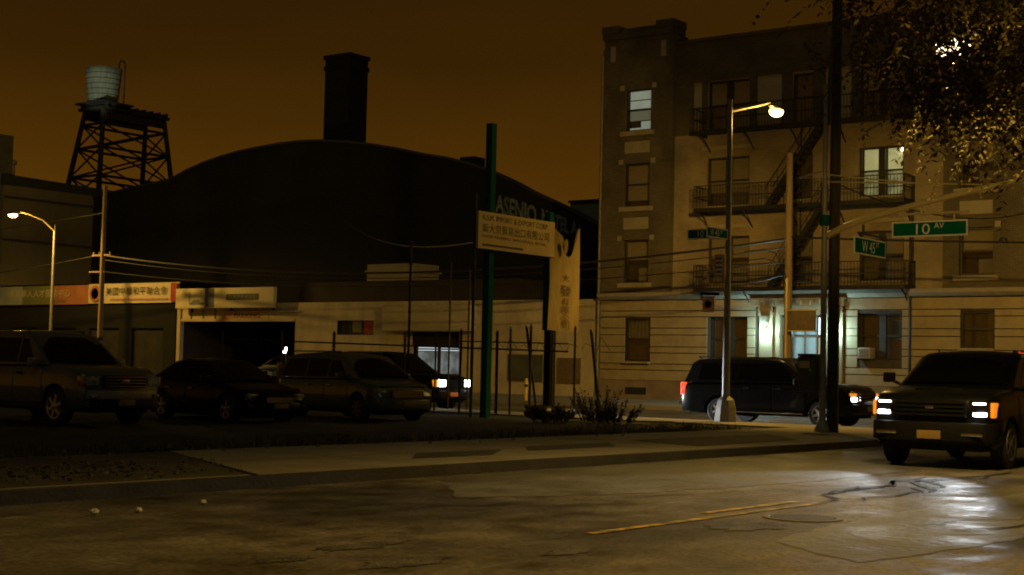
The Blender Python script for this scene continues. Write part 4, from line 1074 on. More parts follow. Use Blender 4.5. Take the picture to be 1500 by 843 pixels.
fe2 = thing('lot_fence', 'rusty pipe fence with leaning barbed posts at the lot corner', 'fence', (36.2, 28, .1))
def fmb2(): return MB((36.2, 28, .1))
for (X, Y, h, lx, ly, r) in ((36.3, 28.4, 2.6, 0, 0, .05), (36.35, 27.9, 2.55, .05, .05, .045), (36.3, 26.6, 2.75, 0, 0, .04), (36.5, 26.45, 2.7, -.28, .25, .04), (36.6, 25.2, 2.7, 0, 0, .035), (36.25, 27.3, 2.65, 0, .03, .035), (36.3, 29.3, 2.6, .02, 0, .04), (36.3, 25.8, 2.5, 0, 0, .03), (36.3, 30.3, 2.5, 0, 0, .03),
                             (35.6, 23.6, 2.55, -.22, .2, .045), (36.2, 31.5, 2.5, 0, 0, .04), (36.2, 34.6, 2.5, 0, 0, .05), (36.2, 37.0, 2.5, .05, .1, .05), (36.2, 40, 2.5, 0, 0, .04)):
    b = fmb2(); b.tube((X, Y, .05), (X + lx, Y + ly, h), r, n=7)
    b.tube((X + lx, Y + ly, h), (X + lx * 1.1, Y + ly * 1.1, h + .12), r * 1.3, r * .5, n=7)
    b.build('fence_post', 'rust', fe2)
b = fmb2()
b.tube((36.25, 25.2, 2.05), (36.25, 41, 2.35), .03, n=6); b.tube((36.25, 25.2, 2.28), (36.25, 29.5, 2.33), .022, n=6); b.tube((36.22, 31.0, 1.25), (36.22, 41, 1.3), .018, n=5)
b.build('fence_rail', 'rust', fe2)
b = fmb2()
for i in range(9):
    a = 23.7 + i * .55; b.path([(36.2, a, 2.1 + .1 * math.sin(i)), (36.1, a + .25, 2.35 + .12 * math.cos(i * 2)), (36.3, a + .5, 2.1 + .1 * math.sin(i * 3))], .009, 4)
b.build('barbed_wire', 'rust', fe2)
for (X, Y, h, r, lab) in ((35.0, 30.3, 5.3, .04, 'thin rusty pipe standing left of the company board'), (36.1, 28.1, 4.95, .07, 'dark thicker pipe with bands behind the company board'),
                          (38.3, 30.6, 4.6, .03, 'thin pale conduit behind the fence, nearer the banner'), (38.3, 31.4, 4.9, .03, 'thin pale conduit behind the fence, nearer the green post')):
    b = MB(); b.tube((0, 0, 0), (0, 0, h), r, n=7)
    for k in range(5): b.tube((0, 0, h * (.3 + .14 * k)), (0, 0, h * (.3 + .14 * k) + .06), r * 1.35, n=7)
    mono('pipe_post', b, 'rust', (X, Y, .08), lab, 'post', 'pipe posts at the lot corner')
b = fmb2(); 
hy = thing('fire_hydrant', 'red fire hydrant on the far kerb behind the fence', 'fire hydrant', (52.35, 37.3, .15))
b = MB(); b.lathe([(.17, 0), (.17, .06), (.12, .09), (.12, .55), (.16, .58), (.16, .62), (.12, .66), (.1, .76), (.04, .82), (.04, .88), (.01, .88)], n=14); b.build('barrel', 'hydrant_red', hy, smooth=True, angle=50)
b = MB(); b.tube((0, -.2, .45), (0, .2, .45), .06, n=10); b.tube((-.2, 0, .42), (0, 0, .42), .08, n=10); b.build('nozzle', 'hydrant_red', hy)
b = MB(); b.lathe([(.2, -.02), (.2, .05), (.172, .07)], n=14); b.build('base_flange', 'bollard', hy)
bo = thing('bollard', 'yellow steel bollard on the far pavement left of the hydrant', 'bollard', (52.4, 38.6, .15))
b = MB(); b.lathe([(.075, 0), (.075, .9), (.05, .96), (.01, .98)], n=12); b.build('tube', 'bollard', bo, smooth=True)
b = MB(); b.lathe([(.077, .6), (.078, .61), (.078, .7), (.077, .71)], n=12); b.build('band', 'plastic', bo)
for (X, Y, s, lab) in ((34.9, 25.2, .46, 'larger black rubbish bag right of the green post'), (35.7, 25.0, .42, 'small black rubbish bag under the fence posts')):
    t = thing('rubbish_bag', lab, 'bag', (X, Y, .08), random.uniform(0, 6), 'rubbish bags along the fence')
    b = MB(); n, m_ = 14, 8; vs = []
    for j in range(m_ + 1):
        ph = math.pi * j / m_
        for i in range(n):
            th = 2 * math.pi * i / n; r = s * (math.sin(ph) ** .7) * (1 + .1 * math.sin(3 * th + j) + random.uniform(-.05, .05))
            vs.append((r * math.cos(th), r * math.sin(th), s * .5 * (1 - math.cos(ph)) * .9))
    b.add(vs, [(j * n + i, j * n + (i + 1) % n, (j + 1) * n + (i + 1) % n, (j + 1) * n + i) for j in range(m_) for i in range(n)]); b.build('sack', 'bag', t, smooth=True, angle=70)
    b = MB(); b.lathe([(.05, s * .7), (.03, s * .78), (.08, s * .9), (.02, s * .89)], n=8); b.build('tied_neck', 'bag', t)

# ------------------------------------------------------------------ weeds, grass, rubble, litter
def blades(mb, cx, cy, z, n, rad, h, wd):
    for _ in range(n):
        a = random.uniform(0, 6.28); r = rad * random.random() ** .6
        x, y = cx + r * math.cos(a), cy + r * math.sin(a); d = random.uniform(0, 6.28); hh = h * random.uniform(.4, 1.1); l = random.uniform(.1, .7) * hh
        dx, dy = math.cos(d), math.sin(d); w_ = wd * random.uniform(.6, 1.2)
        p0 = (x - dy * w_, y + dx * w_, z); p1 = (x + dy * w_, y - dx * w_, z)
        q0 = (x + dx * l * .45 - dy * w_ * .7, y + dy * l * .45 + dx * w_ * .7, z + hh * .65); q1 = (x + dx * l * .45 + dy * w_ * .7, y + dy * l * .45 - dx * w_ * .7, z + hh * .65)
        mb.add([p0, p1, q1, q0, (x + dx * l, y + dy * l, z + hh * .9)], [(0, 1, 2, 3), (3, 2, 4)])
def weed(X, Y, rad, h, label, n=260):
    t = thing('weed_bush', label, 'bush', (X, Y, .1), 0, 'weeds along the lot edge')
    st = MB(); lf = MB()
    for k in range(int(22 * rad / .6) + 8):
        a = random.uniform(0, 6.28); r = rad * random.random() ** .5 * .55
        bx, by = r * math.cos(a), r * math.sin(a); tx, ty = bx * 1.8 + random.uniform(-.15, .15), by * 1.8 + random.uniform(-.15, .15); hh = h * random.uniform(.5, 1.05)
        st.path([(bx, by, 0), ((bx + tx) / 2, (by + ty) / 2, hh * .6), (tx, ty, hh)], .008, 4, .003)
        for i in range(int(n / 22)):
            u = random.uniform(.2, 1); p = Vector((bx + (tx - bx) * u, by + (ty - by) * u, hh * u)); d = Vector((random.gauss(0, 1), random.gauss(0, 1), random.gauss(.2, .6))).normalized()
            s = d.cross(Vector((0, 0, 1))); s = (s if s.length > .1 else Vector((1, 0, 0))).normalized(); L_ = random.uniform(.05, .12); w_ = L_ * .22
            lf.add([p, p + d * L_ * .5 + s * w_, p + d * L_, p + d * L_ * .5 - s * w_], [(0, 1, 2, 3)])
    st.build('stem', 'weed', t); lf.build('foliage', 'weed', t)
weed(33.6, 21.9, 1.0, .62, 'largest weedy bush at the right end of the lot', 1700)
weed(34.8, 23.2, .8, .95, 'weedy bush against the leaning fence post', 1000)
weed(32.2, 22.9, .8, .5, 'low weedy bush under the gold banner', 800)
b = MB(); dz = MB()
for i in range(900):
    u = random.random(); X = 6 + 28 * u; Y = LOTY + .1 + abs(random.gauss(0, .55)) + (0.9 * max(0, u - .5) * 2 if random.random() < .5 else 0)
    blades(b if random.random() < .55 else dz, X, Y, .1, 7, .16, random.choice((.1, .14, .22)), .008)
o = b.build('grass', 'weed'); o['kind'] = 'stuff'; o = dz.build('dry_grass', 'dry'); o['kind'] = 'stuff'
b = MB()
for i in range(420):
    X, Y = random.gauss(11.6, 1.5), random.gauss(15.5, .8)
    if X > 13.3 + (Y - 13.5) * .5 or Y < 13.7 or Y > 17.7: continue
    s = random.uniform(.008, .035); c = Vector((X, Y, .135 + s * .3))
    vs = [c + Vector((random.uniform(-s, s), random.uniform(-s, s), k * s * .5)) + Vector(((i_ & 1) * 2 - 1, (i_ >> 1) * 2 - 1, 0)) * s * .6 for k in (-1, 1) for i_ in range(4)]
    b.add(vs, [(0, 1, 3, 2), (4, 6, 7, 5), (0, 4, 5, 1), (2, 3, 7, 6), (0, 2, 6, 4), (1, 5, 7, 3)])
for i in range(260):
    X, Y = random.uniform(8, 34), random.gauss(18.4, .5); s = random.uniform(.02, .07)
    b.add([(X - s, Y, .12), (X, Y - s, .12), (X + s, Y, .12), (X, Y + s, .12), (X, Y, .12 + s * 1.2)], [(0, 1, 4), (1, 2, 4), (2, 3, 4), (3, 0, 4)])
o = b.build('rubble', 'rubble'); o['kind'] = 'stuff'
def litter(X, Y, s, lab):
    b = MB(); vs = []; n, m_ = 9, 5
    for j in range(m_ + 1):
        ph = math.pi * j / m_
        for i in range(n):
            th = 2 * math.pi * i / n; r = s * math.sin(ph) * random.uniform(.75, 1.15)
            vs.append((r * math.cos(th), r * math.sin(th), s * .7 * (1 - math.cos(ph)) * random.uniform(.9, 1.1)))
    b.add(vs, [(j * n + i, j * n + (i + 1) % n, (j + 1) * n + (i + 1) % n, (j + 1) * n + i) for j in range(m_) for i in range(n)])
    mono('crumpled_paper', b, 'paper', (X, Y, .004), lab, 'litter', 'paper litter in the gutter')
litter(9.25, 11.95, .045, 'white crumpled paper ball, leftmost in the gutter'); litter(9.7, 11.85, .04, 'white crumpled paper scrap right of the leftmost ball'); litter(10.8, 12.15, .035, 'small crumpled paper nearest the rubble in the gutter')
b = MB()
for i in range(5): b.tube((random.uniform(-.05, .05), 0, 0), (random.uniform(-.1, .1), random.uniform(-.3, .3), .25), .012, n=4)

# ------------------------------------------------------------------ the leafy tree at upper right
def tree():
    loc = Vector((18.6, 1.7, .12)); rnd = random.Random(11)
    t = thing('street_tree', 'leafy street tree overhanging the road at upper right', 'tree', loc)
    b = MB(); b.path([(0, 0, 0), (.05, .1, 1.6), (-.05, .3, 3.2), (.1, .6, 4.8)], .2, 10, .12)
    C = Vector((.1, 2.1, 6.85)); rad = Vector((4.3, 4.6, 3.3)); clumps = []
    for i in range(1050):
        for _ in range(50):
            p = Vector((rnd.uniform(-1, 1), rnd.uniform(-1, 1), rnd.uniform(-1, 1)))
            if .25 < p.length < 1 and rnd.random() < p.length: break
        q = Vector((C.x + p.x * rad.x, C.y + p.y * rad.y, C.z + p.z * rad.z))
        if q.z < 3.45: q.z = 3.45 + rnd.random() * .6
        clumps.append(q)
    for i in range(30): clumps.append(Vector((.1 + rnd.gauss(0, .25), 5.35 + rnd.gauss(0, .22), 5.46 + rnd.gauss(0, .16))))
    for k in range(9):
        a = 6.28 * k / 9 + rnd.uniform(-.2, .2); e = Vector((C.x + 3.0 * math.cos(a), C.y + 3.2 * math.sin(a), C.z + rnd.uniform(-1.6, 2.0))); s = Vector((.0, .4, rnd.uniform(2.8, 4.7)))
        md = s.lerp(e, .5) + Vector((0, 0, .6)); b.path([s, s.lerp(md, .5), md, md.lerp(e, .5) + Vector((0, 0, .15)), e], .085, 7, .02)
        for j in range(7):
            u = rnd.uniform(.35, 1); p = s.lerp(e, u) + Vector((0, 0, .5 * (1 - abs(2 * u - 1)))); c = min(clumps, key=lambda q: (q - p).length + rnd.random() * 1.2)
            b.path([p, p.lerp(c, .5) + Vector((0, 0, .12)), c], .025, 5, .008)
    b.build('trunk', 'bark', t, smooth=True, angle=60)
    f = MB()
    for c in clumps:
        drift = Vector((rnd.gauss(0, .3), rnd.gauss(0, .3), -.55))
        for k in range(rnd.randint(5, 8)):                       # drooping sprays of narrow leaflets
            s = c + Vector((rnd.gauss(0, .28), rnd.gauss(0, .28), rnd.gauss(0, .2))); d = (Vector((rnd.gauss(0, .8), rnd.gauss(0, .8), rnd.gauss(-.25, .4))) + drift).normalized(); L_ = rnd.uniform(.4, .75)
            sd = d.cross(Vector((0, 0, 1))).normalized()
            for i in range(10):
                p = s + d * (L_ * i / 10) + Vector((0, 0, -.25 * (i / 10) ** 2))
                for sg in (-1, 1):
                    e = (sd * sg * .8 + d * .5 + Vector((rnd.gauss(0, .25), rnd.gauss(0, .25), rnd.gauss(-.3, .3)))).normalized(); ll = rnd.uniform(.06, .125); n_ = e.cross(Vector((rnd.gauss(0, .4), rnd.gauss(0, .4), 1))).normalized() * ll * .21
                    f.add([p, p + e * ll * .45 + n_, p + e * ll, p + e * ll * .45 - n_], [(0, 1, 2, 3)])
    f.build('crown', 'leaf', t)
tree()

# ------------------------------------------------------------------ vehicles
def lerp_prof(prof, x):
    if x <= prof[0][0]: return prof[0][1]
    for (a, za), (c, zc) in zip(prof[:-1], prof[1:]):
        if x <= c: return za + (zc - za) * (x - a) / (c - a) if c > a else zc
    return prof[-1][1]

def vehicle(S):
    t = thing(S['name'], S['label'], S['cat'], S['loc'], S['rz'], S.get('group'))
    xf, xr, hw, zb, wr = S['xf'], S['xr'], S['hw'], S['zb'], S['wr']
    bow = S.get('bow', .11); ar = wr + .07; top = S['top']; paint = S['paint']
    def width(x):
        k = 1.0
        if x > xf - .55: k -= S.get('nose', .1) * ((x - (xf - .55)) / .55) ** 2.6
        if x < xr + .4: k -= .06 * (((xr + .4) - x) / .4) ** 2.5
        return hw * k
    def section(x):
        w_ = width(x); tp = lerp_prof(top, x); z0 = zb
        if x > xf - .25: z0 = zb + .06 * (x - (xf - .25)) / .25
        h = tp - z0
        pts = [(w_ * .93, z0), (w_ * .98, z0 + .10 * h), (w_, z0 + .32 * h), (w_ * 1.0, z0 + .55 * h), (w_ * .988, z0 + .74 * h), (w_ * .965, z0 + .89 * h), (w_ * .93, z0 + .965 * h), (w_ * .87, tp), (w_ * .55, tp + .018), (0, tp + .028)]
        for xw in S['wheels']:
            d = abs(x - xw)
            if d < ar:
                az = wr + math.sqrt(ar * ar - d * d)
                pts = [(y, max(z, min(az, tp - .1))) for y, z in pts]
        return pts
    def side_y(x, z):
        p = section(x)
        for (y0, z0), (y1, z1) in zip(p[:-1], p[1:]):
            if z0 <= z <= z1 and z1 > z0: return y0 + (y1 - y0) * (z - z0) / (z1 - z0)
        return p[3][0]
    b = MB(); n = int((xf - xr) / .045); xs = [xr + (xf - xr) * i / n for i in range(n + 1)]
    rows = []
    for x in xs:
        s = section(x); q_ = max(0, (x - (xf - .7)) / .7) ** 1.5; row = [(x - bow * q_ * (y / hw) ** 2, y, z) for y, z in s] + [(x - bow * q_ * (y / hw) ** 2, -y, z) for y, z in s[-2::-1]]; rows.append(row)
    m_ = len(rows[0])
    b.add([p for r in rows for p in r], [(i * m_ + j, i * m_ + j + 1, (i + 1) * m_ + j + 1, (i + 1) * m_ + j) for i in range(n) for j in range(m_ - 1)] + [tuple(range(m_ - 1, -1, -1)), tuple(range(n * m_, (n + 1) * m_))])
    # cabin
    gp = S['cabin']; zbelt = S['belt']; tilt = S.get('tilt', .2); wb = hw * .95
    hz = lambda z: wb - tilt * max(0, z - zbelt)
    fac = [-1, -.95, -.75, -.35, 0, .35, .75, .95, 1]; dz = [0, .035, .055, .07, .075, .07, .055, .035, 0]
    vs = []
    for x, z in gp:
        top_ = z > zbelt + .25
        for f_, d in zip(fac, dz): vs.append((x - (0 if top_ else .0), f_ * hz(z), z + (d if top_ else 0)))
    k = len(fac); fs = [(i * k + j, i * k + j + 1, (i + 1) * k + j + 1, (i + 1) * k + j) for i in range(len(gp) - 1) for j in range(k - 1)]
    fs += [tuple(i * k for i in range(len(gp))), tuple(i * k + k - 1 for i in range(len(gp) - 1, -1, -1))]
    b.add(vs, fs)
    body = b.build('body', paint, t, smooth=True, angle=32)
    b = MB(); b.box(xr + .15, xf - .2, -hw + .28, hw - .28, zb - .06, zbelt - .15); b.build('underbody', 'under', t)
    # glass
    def cabin_quad(i0, i1, lo, hi, fy=.9, name='windscreen'):
        (x0, z0), (x1, z1) = gp[i0], gp[i1]
        d = Vector((x1 - x0, 0, z1 - z0)); nrm = Vector((-d.z, 0, d.x)).normalized()
        if nrm.z < 0: nrm = -nrm
        q = MB(); vs = []
        for u in (lo, hi):
            for f_ in (-fy, -.5, 0, .5, fy):
                x, z = x0 + (x1 - x0) * u, z0 + (z1 - z0) * u
                vs.append(Vector((x, f_ * hz(z), z)) + nrm * (.012 + .05 * (1 - f_ * f_)))
        q.add(vs, [(j, j + 1, 6 + j, 5 + j) for j in range(4)]); q.build(name, 'car_glass', t, smooth=True)
    cabin_quad(S['ws'][0], S['ws'][1], .05, .95); cabin_quad(S['rw'][0], S['rw'][1], .1, .75, .85, 'rear_window')
    for pl in S['glass']:
        for s in (1, -1):
            q = MB(); q.prism(pl, lambda u, v: (u, s * (hz(v) - .02), v), lambda u, v: (u, s * (hz(v) + .006), v)); q.build('side_window', 'car_glass', t)
    # doors
    for x0, x1 in S.get('doors', []):
        for s in (1, -1):
            q = MB(); z0, z1 = zb + .12, zbelt - .03; gx = [x0 + (x1 - x0) * i / 8 for i in range(9)]; gz = [z0 + (z1 - z0) * i / 6 for i in range(7)]
            vs = [(x, s * (side_y(x, max(z, wr + math.sqrt(max(0, ar * ar - (x - xw) ** 2)) if (xw := min(S['wheels'], key=lambda a: abs(a - x))) is not None and abs(x - xw) < ar else z)) + .009), max(z, wr + math.sqrt(max(0, ar * ar - (x - xw) ** 2)) + .03 if abs(x - xw) < ar else z)) for x in gx for z in gz]
            q.add(vs, [(i * 7 + j, i * 7 + j + 1, (i + 1) * 7 + j + 1, (i + 1) * 7 + j) for i in range(8) for j in range(6)])
            dr = q.build('door', paint, t, smooth=True)
            q = MB(); yy = s * (side_y(x0 + .2, zbelt - .16) + .03); q.box(x0 + .1, x0 + .3, yy - .015, yy + .015, zbelt - .18, zbelt - .14); q.build('handle', S.get('handle', 'chrome'), dr)
            q = MB(); vs = []
            for z in gz: vs += [(x0 - .012, s * (side_y(x0, z) + .004), z), (x0 + .012, s * (side_y(x0, z) + .004), z)]
            q.add(vs, [(2 * j, 2 * j + 1, 2 * j + 3, 2 * j + 2) for j in range(6)]); q.build('seam', 'under', dr)
    # wheels
    for xw in S['wheels']:
        for s in (1, -1):
            yc = s * (hw - .14)
            q = MB(); wd = .125
            q.lathe([(wr * .62, -wd), (wr * .9, -wd * 1.02), (wr * .98, -wd * .8), (wr, -wd * .4), (wr, wd * .4), (wr * .98, wd * .8), (wr * .9, wd * 1.02), (wr * .62, wd)], (xw, yc, wr), n=30, axis='y')
            wo = q.build('wheel', 'tyre', t, smooth=True)
            q = MB(); yo = yc + s * wd
            q.lathe([(wr * .66, -.05 * s), (wr * .66, .012 * s), (wr * .58, .0), (wr * .56, -.05 * s)], (xw, yo, wr), n=26, axis='y')
            for kk in range(S.get('spokes', 6)):
                a = 2 * math.pi * kk / S.get('spokes', 6) + .3; ca, sa = math.cos(a), math.sin(a); r0, r1 = wr * .1, wr * .6; w0, w1 = wr * .1, wr * .085
                P_ = [(r0, -w0), (r1, -w1), (r1, w1), (r0, w0)]
                q.prism([(u * ca - v * sa, u * sa + v * ca) for u, v in P_], lambda u, v: (xw + u, yo - s * .03, wr + v), lambda u, v: (xw + u, yo + s * .005, wr + v))
            q.lathe([(wr * .17, -.04 * s), (wr * .17, .01 * s), (.02, .02 * s)], (xw, yo, wr), n=14, axis='y')
            q.build('rim', S.get('rim', 'alloy'), wo)
    # extras: (name, material, box, bevel, mirrored, parent name)
    made = {}
    for nm, m, bx, bv, mir in S.get('boxes', []):
        for s in ((1, -1) if mir else (1,)):
            q = MB(); sh_ = 0
            if mir and bx[1] > xf - .4 and bx[2] > .4: sh_ = -bow * (((bx[2] + bx[3]) / 2) / hw) ** 2 * .85
            if 'bumper' in nm and bx[1] > 0 and bx[3] - bx[2] > 1.2:
                yy = [bx[2] + (bx[3] - bx[2]) * i / 14 for i in range(15)]; k_ = bx[3]
                fr = [(bx[1] - (bow + .02) * (y / k_) ** 2 - .16 * abs(y / k_) ** 9, y) for y in yy]
                q.prism(fr + [(bx[0] - .1, yy[-1]), (bx[0] - .1, yy[0])], lambda u, v: (u, v, bx[4]), lambda u, v: (u, v, bx[5]))
                made.setdefault(nm, []).append(q.build(nm, m, t, bevel=bv * .6)); continue
            q.box(bx[0] + sh_, bx[1] + sh_, s * bx[2], s * bx[3], bx[4], bx[5]); made.setdefault(nm, []).append(q.build(nm, m, t, bevel=bv))
    if 'grille' in S:
        x, y, z0, z1, nb, m = S['grille']
        q = MB(); q.box(x - .06, x + .005, -y, y, z0, z1); gr = q.build('grille', 'plastic', t)
        q = MB()
        for i in range(nb):
            z = z0 + (z1 - z0) * (i + .5) / nb; q.box(x + .006, x + .03, -y + .02, y - .02, z - .012, z + .012)
        q.build('grille_bar', m, gr)
    for x, y, z in S.get('mirror', []):
        for s in (1, -1):
            q = MB(); q.box(x - .07, x + .07, s * y, s * (y + .2), z - .08, z + .1); mo = q.build('mirror', S.get('mirror_m', 'plastic'), t, bevel=.03)
            q = MB(); q.tube((x, s * (hw - .06), zbelt + .02), (x, s * (y + .03), z - .05), .03, n=6); q.build('mirror_stalk', 'plastic', mo)
    if 'rails' in S:
        x0, x1, y, z = S['rails']
        for s in (1, -1):
            q = MB(); q.path([(x0, s * y, z - .05), (x0 + .12, s * y, z + .02), (x1 - .12, s * y, z + .02), (x1, s * y, z - .05)], .02, 6); q.build('roof_rail', S.get('rail_m', 'galv'), t)
    for lx, ly, lz, e, aim, sp in S.get('beams', []):
        for s in (1, -1): light('headlight_beam', 'SPOT', (lx, s * ly, lz), e, (.86, .94, 1.0), t, spot_size=R(sp), spot_blend=.8, shadow_soft_size=.06, aim=aim)
    return t

def roofpts(pts, n=3): return pts
# big utility vehicle turning toward the camera
BIG = dict(xf=2.85, xr=-2.85, hw=1.02, zb=.36, wr=.41, wheels=(1.82, -1.55), paint='car_truck', nose=.1,
    top=[(-2.85, .95), (-2.82, 1.1), (-2.74, 1.2), (1.2, 1.27), (1.5, 1.29), (2.2, 1.255), (2.5, 1.215), (2.66, 1.17), (2.76, 1.1), (2.82, 1.0), (2.85, .88)],
    belt=1.25, cabin=[(1.42, 1.28), (.62, 1.86), (.4, 1.93), (-.2, 1.955), (-1.4, 1.95), (-2.35, 1.9), (-2.55, 1.8), (-2.78, 1.22)], ws=(0, 1), rw=(6, 7), tilt=.24,
    glass=[[(.95, 1.32), (.32, 1.32), (.32, 1.83), (.5, 1.82)], [(.24, 1.32), (-.75, 1.32), (-.75, 1.85), (.24, 1.84)], [(-.84, 1.32), (-2.3, 1.32), (-2.2, 1.8), (-.84, 1.84)]],
    doors=[(.28, 1.32), (-.8, .22)], handle='plastic')
HIGH = dict(BIG, hw=1.07, belt=1.33, top=[(-2.85, .95), (-2.82, 1.1), (-2.74, 1.26), (1.2, 1.36), (1.5, 1.375), (2.2, 1.32), (2.5, 1.275), (2.66, 1.23), (2.76, 1.16), (2.82, 1.06), (2.85, .93)],
    cabin=[(1.5, 1.38), (.72, 1.86), (.45, 1.93), (-.2, 1.955), (-1.4, 1.95), (-2.3, 1.9), (-2.55, 1.78), (-2.78, 1.28)],
    glass=[[(1.0, 1.42), (.32, 1.42), (.32, 1.83), (.5, 1.82)], [(.24, 1.42), (-.75, 1.42), (-.75, 1.85), (.24, 1.84)], [(-.84, 1.42), (-2.3, 1.42), (-2.2, 1.8), (-.84, 1.84)]])
S = dict(HIGH, name='sport_utility_vehicle', label='black high utility vehicle with headlights and amber lamps facing us on the side street', cat='car', loc=(27.25, 9.71, .0), rz=R(180 + 3),
    boxes=[('upper_headlight', 'head_warm', (2.66, 2.835, .68, .93, 1.07, 1.13), .025, True), ('lower_headlight', 'head_on', (2.7, 2.86, .7, .93, .89, .955), .025, True), ('headlight_housing', 'plastic', (2.6, 2.83, .62, .965, .86, 1.15), .03, True), ('turn_signal', 'amber_on', (2.55, 2.82, .97, 1.035, .87, 1.12), .02, True),
           ('bumper', 'plastic', (2.62, 2.97, -1.05, 1.05, .46, .78), .05, False), ('fog_light', 'chrome', (2.955, 2.98, .55, .9, .56, .62), .01, True), ('number_plate', 'plate', (2.965, 2.985, -.18, .22, .5, .64), .005, False),
           ('bumper_bar', 'chrome', (2.86, 2.89, -.25, .25, .76, .78), .008, False), ('badge', 'chrome', (2.87, 2.892, -.07, .07, 1.0, 1.05), .005, False), ('hood_bulge', 'car_truck', (1.7, 2.4, -.42, .42, 1.25, 1.345), .03, False), ('roof_marker', 'tail_on', (-.1, .0, .68, .76, 1.97, 2.0), .008, False), ('step_board', 'plastic', (-1.0, 1.25, .92, 1.05, .38, .45), .02, True), ('rear_lamp', 'red_off', (-2.9, -2.8, .78, .96, .9, 1.3), .02, True)],
    grille=(2.85, .6, .86, 1.14, 4, 'plastic'), mirror=[(1.2, 1.2, 1.5)], rails=(.2, -2.3, .68, 2.0), rail_m='chrome', rim='steel_rim',
    beams=[(2.95, .75, .88, 480, (1, .0, -.075), 44)])
vehicle(S)
S = dict(BIG, name='sport_utility_vehicle', label='glossy black utility vehicle with red tail lamp passing behind the corner street lamp', cat='car', loc=(41.6, 21.05, 0), rz=R(-90), paint='car_black', wr=.39, zb=.34,
    boxes=[('headlight', 'head_on', (2.76, 2.87, .62, .9, .78, .9), .03, True), ('turn_signal', 'amber_on', (2.7, 2.86, .62, .92, .93, 1.02), .02, True), ('bumper', 'plastic', (2.65, 2.95, -.96, .96, .44, .7), .05, False), ('rear_bumper', 'chrome', (-2.98, -2.8, -.95, .95, .52, .62), .03, False),
           ('tail_light', 'tail_on', (-2.9, -2.74, .86, .985, .82, 1.22), .025, True), ('side_moulding', 'chrome', (-.9, 1.2, .995, 1.012, .66, .69), .004, True), ('number_plate', 'plate', (2.95, 2.965, -.2, .2, .5, .64), .004, False), ('step_board', 'chrome', (-1.0, 1.3, .93, 1.06, .35, .4), .02, True)],
    grille=(2.857, .58, .78, 1.04, 3, 'chrome'), mirror=[(1.1, 1.0, 1.3)], rails=(.2, -2.3, .68, 2.0), rail_m='plastic', rim='bright_rim', spokes=6, beams=[(2.95, .75, .85, 200, (1, 0, -.1), 60)])
vehicle(S)
S = dict(BIG, name='pickup_truck', label='dark truck on the avenue with bright headlamp seen behind the lot fence', cat='truck', loc=(39.95, 35.4, 0), rz=R(-86), paint='car_black', 
    boxes=[('headlight', 'head_on', (2.72, 2.885, .58, .92, .86, 1.08), .03, True), ('turn_signal', 'amber_on', (2.62, 2.86, .925, .985, .84, 1.08), .02, True), ('bumper', 'plastic', (2.65, 2.97, -.97, .97, .46, .72), .05, False), ('number_plate', 'orange_sign', (2.97, 2.985, -.5, -.05, .52, .66), .004, False)],
    grille=(2.857, .5, .8, 1.08, 4, 'plastic'), mirror=[(1.1, 1.0, 1.3)], rim='steel_rim', beams=[(2.99, .75, .95, 6000, (1, 0.0, -.05), 34)])
vehicle(S)
# parked cars in the lot
grp = 'cars parked in the dark lot'
S = dict(BIG, name='parked_car', label='silver high car parked leftmost in the lot with wide chrome grille', cat='car', loc=(20.55, 28.35, .1), rz=R(-93), paint='car_silver', group=grp,
    boxes=[('headlight', 'lens_off', (2.7, 2.87, .6, .92, .86, 1.06), .03, True), ('turn_signal', 'amber_off', (2.64, 2.85, .905, .98, .86, 1.06), .02, True), ('bumper', 'galv', (2.62, 2.95, -.97, .97, .58, .76), .05, False), ('lower_bumper', 'plastic', (2.62, 2.92, -.9, .9, .4, .575), .04, False), ('number_plate', 'plate', (2.95, 2.965, -.2, .2, .45, .58), .004, False), ('badge', 'chrome', (2.89, 2.905, -.09, .09, .92, 1.0), .01, False), ('fog_light', 'lens_off', (2.92, 2.96, .72, .86, .62, .7), .01, True)],
    grille=(2.86, .52, .82, 1.08, 4, 'chrome'), mirror=[(1.1, 1.0, 1.32)], mirror_m='galv', rails=(.2, -2.3, .68, 2.0), rail_m='galv', rim='alloy')
vehicle(S)
SED = dict(xf=2.3, xr=-2.35, hw=.89, zb=.2, wr=.33, wheels=(1.42, -1.35), paint='car_black', nose=.16,
    top=[(-2.35, .8), (-2.28, .98), (-1.6, 1.02), (-.8, .96), (.9, .93), (1.25, .92), (2.0, .78), (2.2, .68), (2.3, .55)],
    belt=.94, cabin=[(1.15, .93), (.25, 1.38), (.05, 1.41), (-.6, 1.43), (-1.1, 1.38), (-1.85, 1.0)], ws=(0, 1), rw=(4, 5), tilt=.4,
    glass=[[(.75, .99), (-.2, .99), (-.2, 1.35), (.2, 1.33)], [(-.28, .99), (-1.35, .99), (-1.05, 1.31), (-.28, 1.35)]], doors=[(-.25, .85), (-1.25, -.3)])
S = dict(SED, name='parked_sedan', label='black low sedan parked between the silver car and the grey wagon', cat='car', loc=(25.05, 27.6, .1), rz=R(-98), group=grp,
    boxes=[('headlight', 'lens_off', (1.98, 2.235, .5, .8, .58, .7), .04, True), ('turn_signal', 'amber_off', (2.0, 2.2, .74, .82, .54, .6), .02, True), ('bumper', 'car_black', (2.05, 2.38, -.8, .8, .3, .5), .07, False), ('number_plate', 'plate', (2.38, 2.395, -.2, .2, .36, .48), .004, False), ('reflector', 'red_off', (2.2, 2.32, .7, .78, .4, .45), .01, True)],
    grille=(2.31, .4, .5, .62, 3, 'chrome'), mirror=[(.7, .9, 1.0)], mirror_m='car_black', rim='alloy', spokes=5)
vehicle(S)
